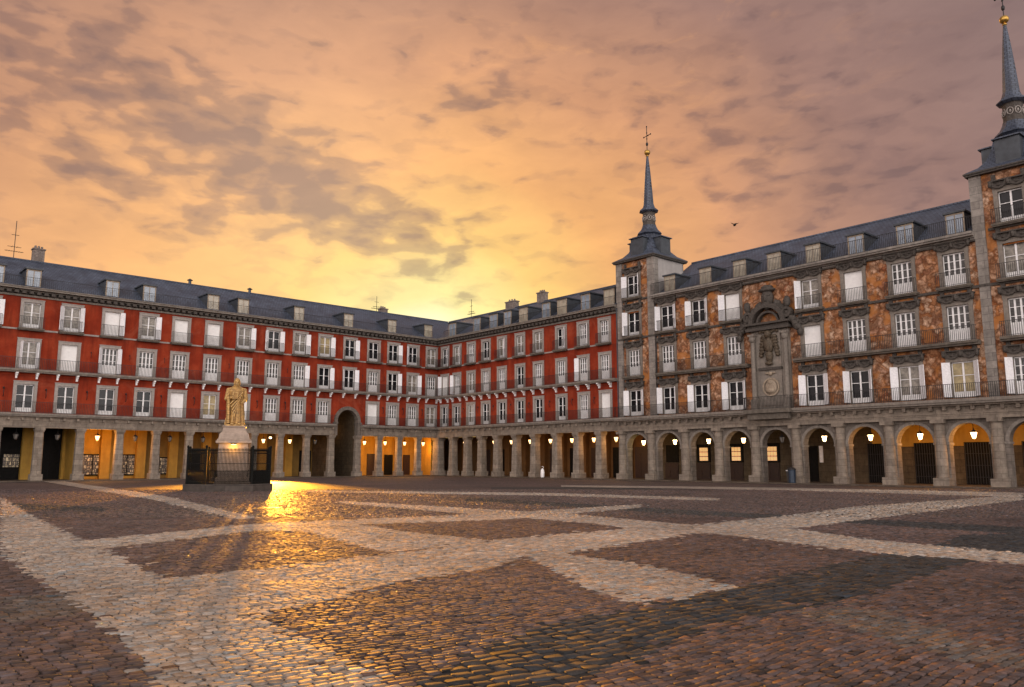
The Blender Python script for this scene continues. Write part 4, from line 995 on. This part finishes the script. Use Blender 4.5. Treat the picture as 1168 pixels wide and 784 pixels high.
# ------------------------------------------------------------------ light
sun=bpy.data.lights.new('sun','SUN'); sun.energy=.2; sun.angle=math.radians(10); sun.color=(1,.66,.36)
so=bpy.data.objects.new('sun',sun); COL.objects.link(so)
SAZ,SEL=math.radians(-15),math.radians(21)
d=Vector((math.sin(SAZ)*math.cos(SEL),math.cos(SAZ)*math.cos(SEL),math.sin(SEL))); so.rotation_euler=d.to_track_quat('Z','Y').to_euler()
# flood lamp added behind the monument to spread a gold glow over the setts
sp=bpy.data.lights.new('added_glow_lamp','SPOT'); sp.energy=560000; sp.color=(1,.38,.03); sp.spot_size=math.radians(30); sp.spot_blend=1; sp.shadow_soft_size=.6
so2=bpy.data.objects.new('added_glow_lamp',sp); COL.objects.link(so2)
src=Vector(wpt(RL,-20.9,.2,4.1)); tgt=Vector((-15.6,44,.8)); so2.location=src; so2.rotation_euler=(src-tgt).to_track_quat('Z','Y').to_euler()
fl=empty('added_glow_lamp_housing',wpt(RL,-20.9,.55,4.1),RL); fl.name='added_glow_lamp'
tag(fl,'added amber flood lamp for the ground glow, under the arcade beam behind the statue','lamp')
MB().box(-.25,.25,0,.2,-.18,.18).build('housing',M['iron'],fl); MB().box(-.12,.12,-.02,-.001,-.08,.08).build('lens',M['lamp_on'],fl)

# ------------------------------------------------------------------ world
w=bpy.data.worlds.new('World'); scene.world=w; w.use_nodes=True; nt=w.node_tree; N=nt.nodes; Lk=nt.links
bg=N['Background']
class WN(NT):
    def __init__(s): s.t=nt; s.n=N; s.l=Lk; s.co=N.new('ShaderNodeTexCoord').outputs['Generated']
W=WN()
sx=W.new('ShaderNodeSeparateXYZ'); Lk.new(W.co,sx.inputs[0]); X_,Y_,Z_=sx.outputs
az=W.math('ARCTAN2',X_,Y_); el=W.math('ARCSINE',Z_)
def gauss(cx,cy,wx,wy,rot=0):
    dx=W.math('SUBTRACT',az,cx); dy=W.math('SUBTRACT',el,cy); c,s=math.cos(rot),math.sin(rot)
    u=W.math('ADD',W.math('MULTIPLY',dx,c/wx),W.math('MULTIPLY',dy,s/wx)); v=W.math('ADD',W.math('MULTIPLY',dx,-s/wy),W.math('MULTIPLY',dy,c/wy))
    r=W.math('ADD',W.math('MULTIPLY',u,u),W.math('MULTIPLY',v,v)); return W.math('EXPONENT',W.math('MULTIPLY',r,-1))
# distance from the glow
dx=W.math('SUBTRACT',az,-.10); dxr=W.math('MAXIMUM',dx,0); dxl=W.math('MINIMUM',dx,0)
dxs=W.math('ADD',W.math('MULTIPLY',dxr,1.12),W.math('MULTIPLY',dxl,.72)); dy=W.math('SUBTRACT',el,.15)
dist=W.math('SQRT',W.math('ADD',W.math('MULTIPLY',dxs,dxs),W.math('MULTIPLY',W.math('MULTIPLY',dy,dy),1.9)))
nz=W.noise(3.0,4,.5); dist=W.math('ADD',dist,W.math('MULTIPLY',W.math('SUBTRACT',nz,.5),.16))
base=W.ramp(W.math('MULTIPLY',dist,.5),[(0,srgb(255,252,215)),(.03,srgb(255,238,150)),(.08,srgb(253,202,104)),(.15,srgb(240,172,96)),(.23,srgb(212,150,104)),(.33,srgb(158,119,104)),(.50,srgb(132,112,110)),(.75,srgb(162,154,152)),(1,srgb(172,166,164))])
# cloud field stretched along the band
st=W.new('ShaderNodeCombineXYZ'); Lk.new(az,st.inputs[0]); Lk.new(el,st.inputs[1])
mp=W.new('ShaderNodeMapping'); mp.inputs['Rotation'].default_value=(0,0,math.radians(20)); mp.inputs['Scale'].default_value=(17,40,1); Lk.new(st.outputs[0],mp.inputs['Vector'])
cn=W.noise(1.15,9,.46,mp.outputs[0],.25)
m1=gauss(-.22,.315,.19,.050,math.radians(-22)); m2=gauss(-.48,.41,.24,.085,math.radians(-20)); m3=gauss(-.45,.30,.16,.025,math.radians(-16))
m4=gauss(.0,.47,.05,.04,0); m5=gauss(.30,.41,.22,.09,math.radians(-15)); m6=gauss(.42,.31,.20,.05,math.radians(-12)); m7=gauss(-.06,.44,.05,.03)
add=lambda *a: a[0] if len(a)==1 else W.math('ADD',a[0],add(*a[1:]))
mask=add(W.math('MULTIPLY',m1,.36),W.math('MULTIPLY',m2,.28),W.math('MULTIPLY',m3,.20),W.math('MULTIPLY',m4,.14),W.math('MULTIPLY',m5,.12),W.math('MULTIPLY',m6,.12),W.math('MULTIPLY',m7,.2))
cl=W.math('ADD',cn,mask); cf=W.ramp(cl,[(.54,(0,0,0,1)),(.65,(.20,.20,.20,1)),(.78,(.68,.68,.68,1)),(.95,(1,1,1,1))],'EASE')
dark=W.mix(1,base,srgb(176,150,160),'MULTIPLY')
dark=W.mix(.78,dark,srgb(112,88,84))
col=W.mix(W.math('MULTIPLY',cf,.85),base,dark)
# thin bright wisps
mp2=W.new('ShaderNodeMapping'); mp2.inputs['Rotation'].default_value=(0,0,math.radians(-50)); mp2.inputs['Scale'].default_value=(8,20,1); Lk.new(st.outputs[0],mp2.inputs['Vector'])
w2=W.noise(1.2,8,.65,mp2.outputs[0],.6); wf=W.ramp(w2,[(.55,(0,0,0,1)),(.75,(1,1,1,1))])
wm=W.math('MULTIPLY',wf,W.math('MULTIPLY',gauss(.08,.45,.30,.16),.45),clamp=True); col=W.mix(wm,col,srgb(245,175,110))
w3=W.noise(1.0,8,.6,mp2.outputs[0],.3); col=W.mix(1,col,W.ramp(w3,[(.3,(.88,.86,.86,1)),(.7,(1.10,1.09,1.06,1))]),'MULTIPLY')
# brighter cool sky behind the camera, away from the sunset
back=W.math('MULTIPLY_ADD',Y_,-1.5,.1,clamp=True); bst=W.math('MULTIPLY_ADD',W.math('MULTIPLY',back,W.math('SUBTRACT',1.0,Z_)),7.8,1.0)
vm=W.new('ShaderNodeVectorMath',operation='SCALE'); Lk.new(col,vm.inputs[0]); Lk.new(bst,vm.inputs['Scale']); col=vm.outputs[0]
# below the horizon: dim ground tone
hz=W.ramp(W.math('ADD',W.math('MULTIPLY',Z_,8),.5),[(.3,(0,0,0,1)),(.6,(1,1,1,1))]); col=W.mix(hz,(.10,.08,.07,1),col)
sky=W.new('ShaderNodeTexSky',sky_type='NISHITA'); sky.sun_disc=False; sky.sun_elevation=SEL; sky.sun_rotation=SAZ
Lk.new(col,bg.inputs['Color']); bg.inputs['Strength'].default_value=1.0
b2=N.new('ShaderNodeBackground'); Lk.new(sky.outputs[0],b2.inputs['Color']); b2.inputs['Strength'].default_value=.007
ad=N.new('ShaderNodeAddShader'); Lk.new(bg.outputs[0],ad.inputs[0]); Lk.new(b2.outputs[0],ad.inputs[1]); Lk.new(ad.outputs[0],N['World Output'].inputs['Surface'])

scene.view_settings.view_transform='Standard'; scene.view_settings.look='None'; scene.view_settings.exposure=0
scene.render.engine='CYCLES'
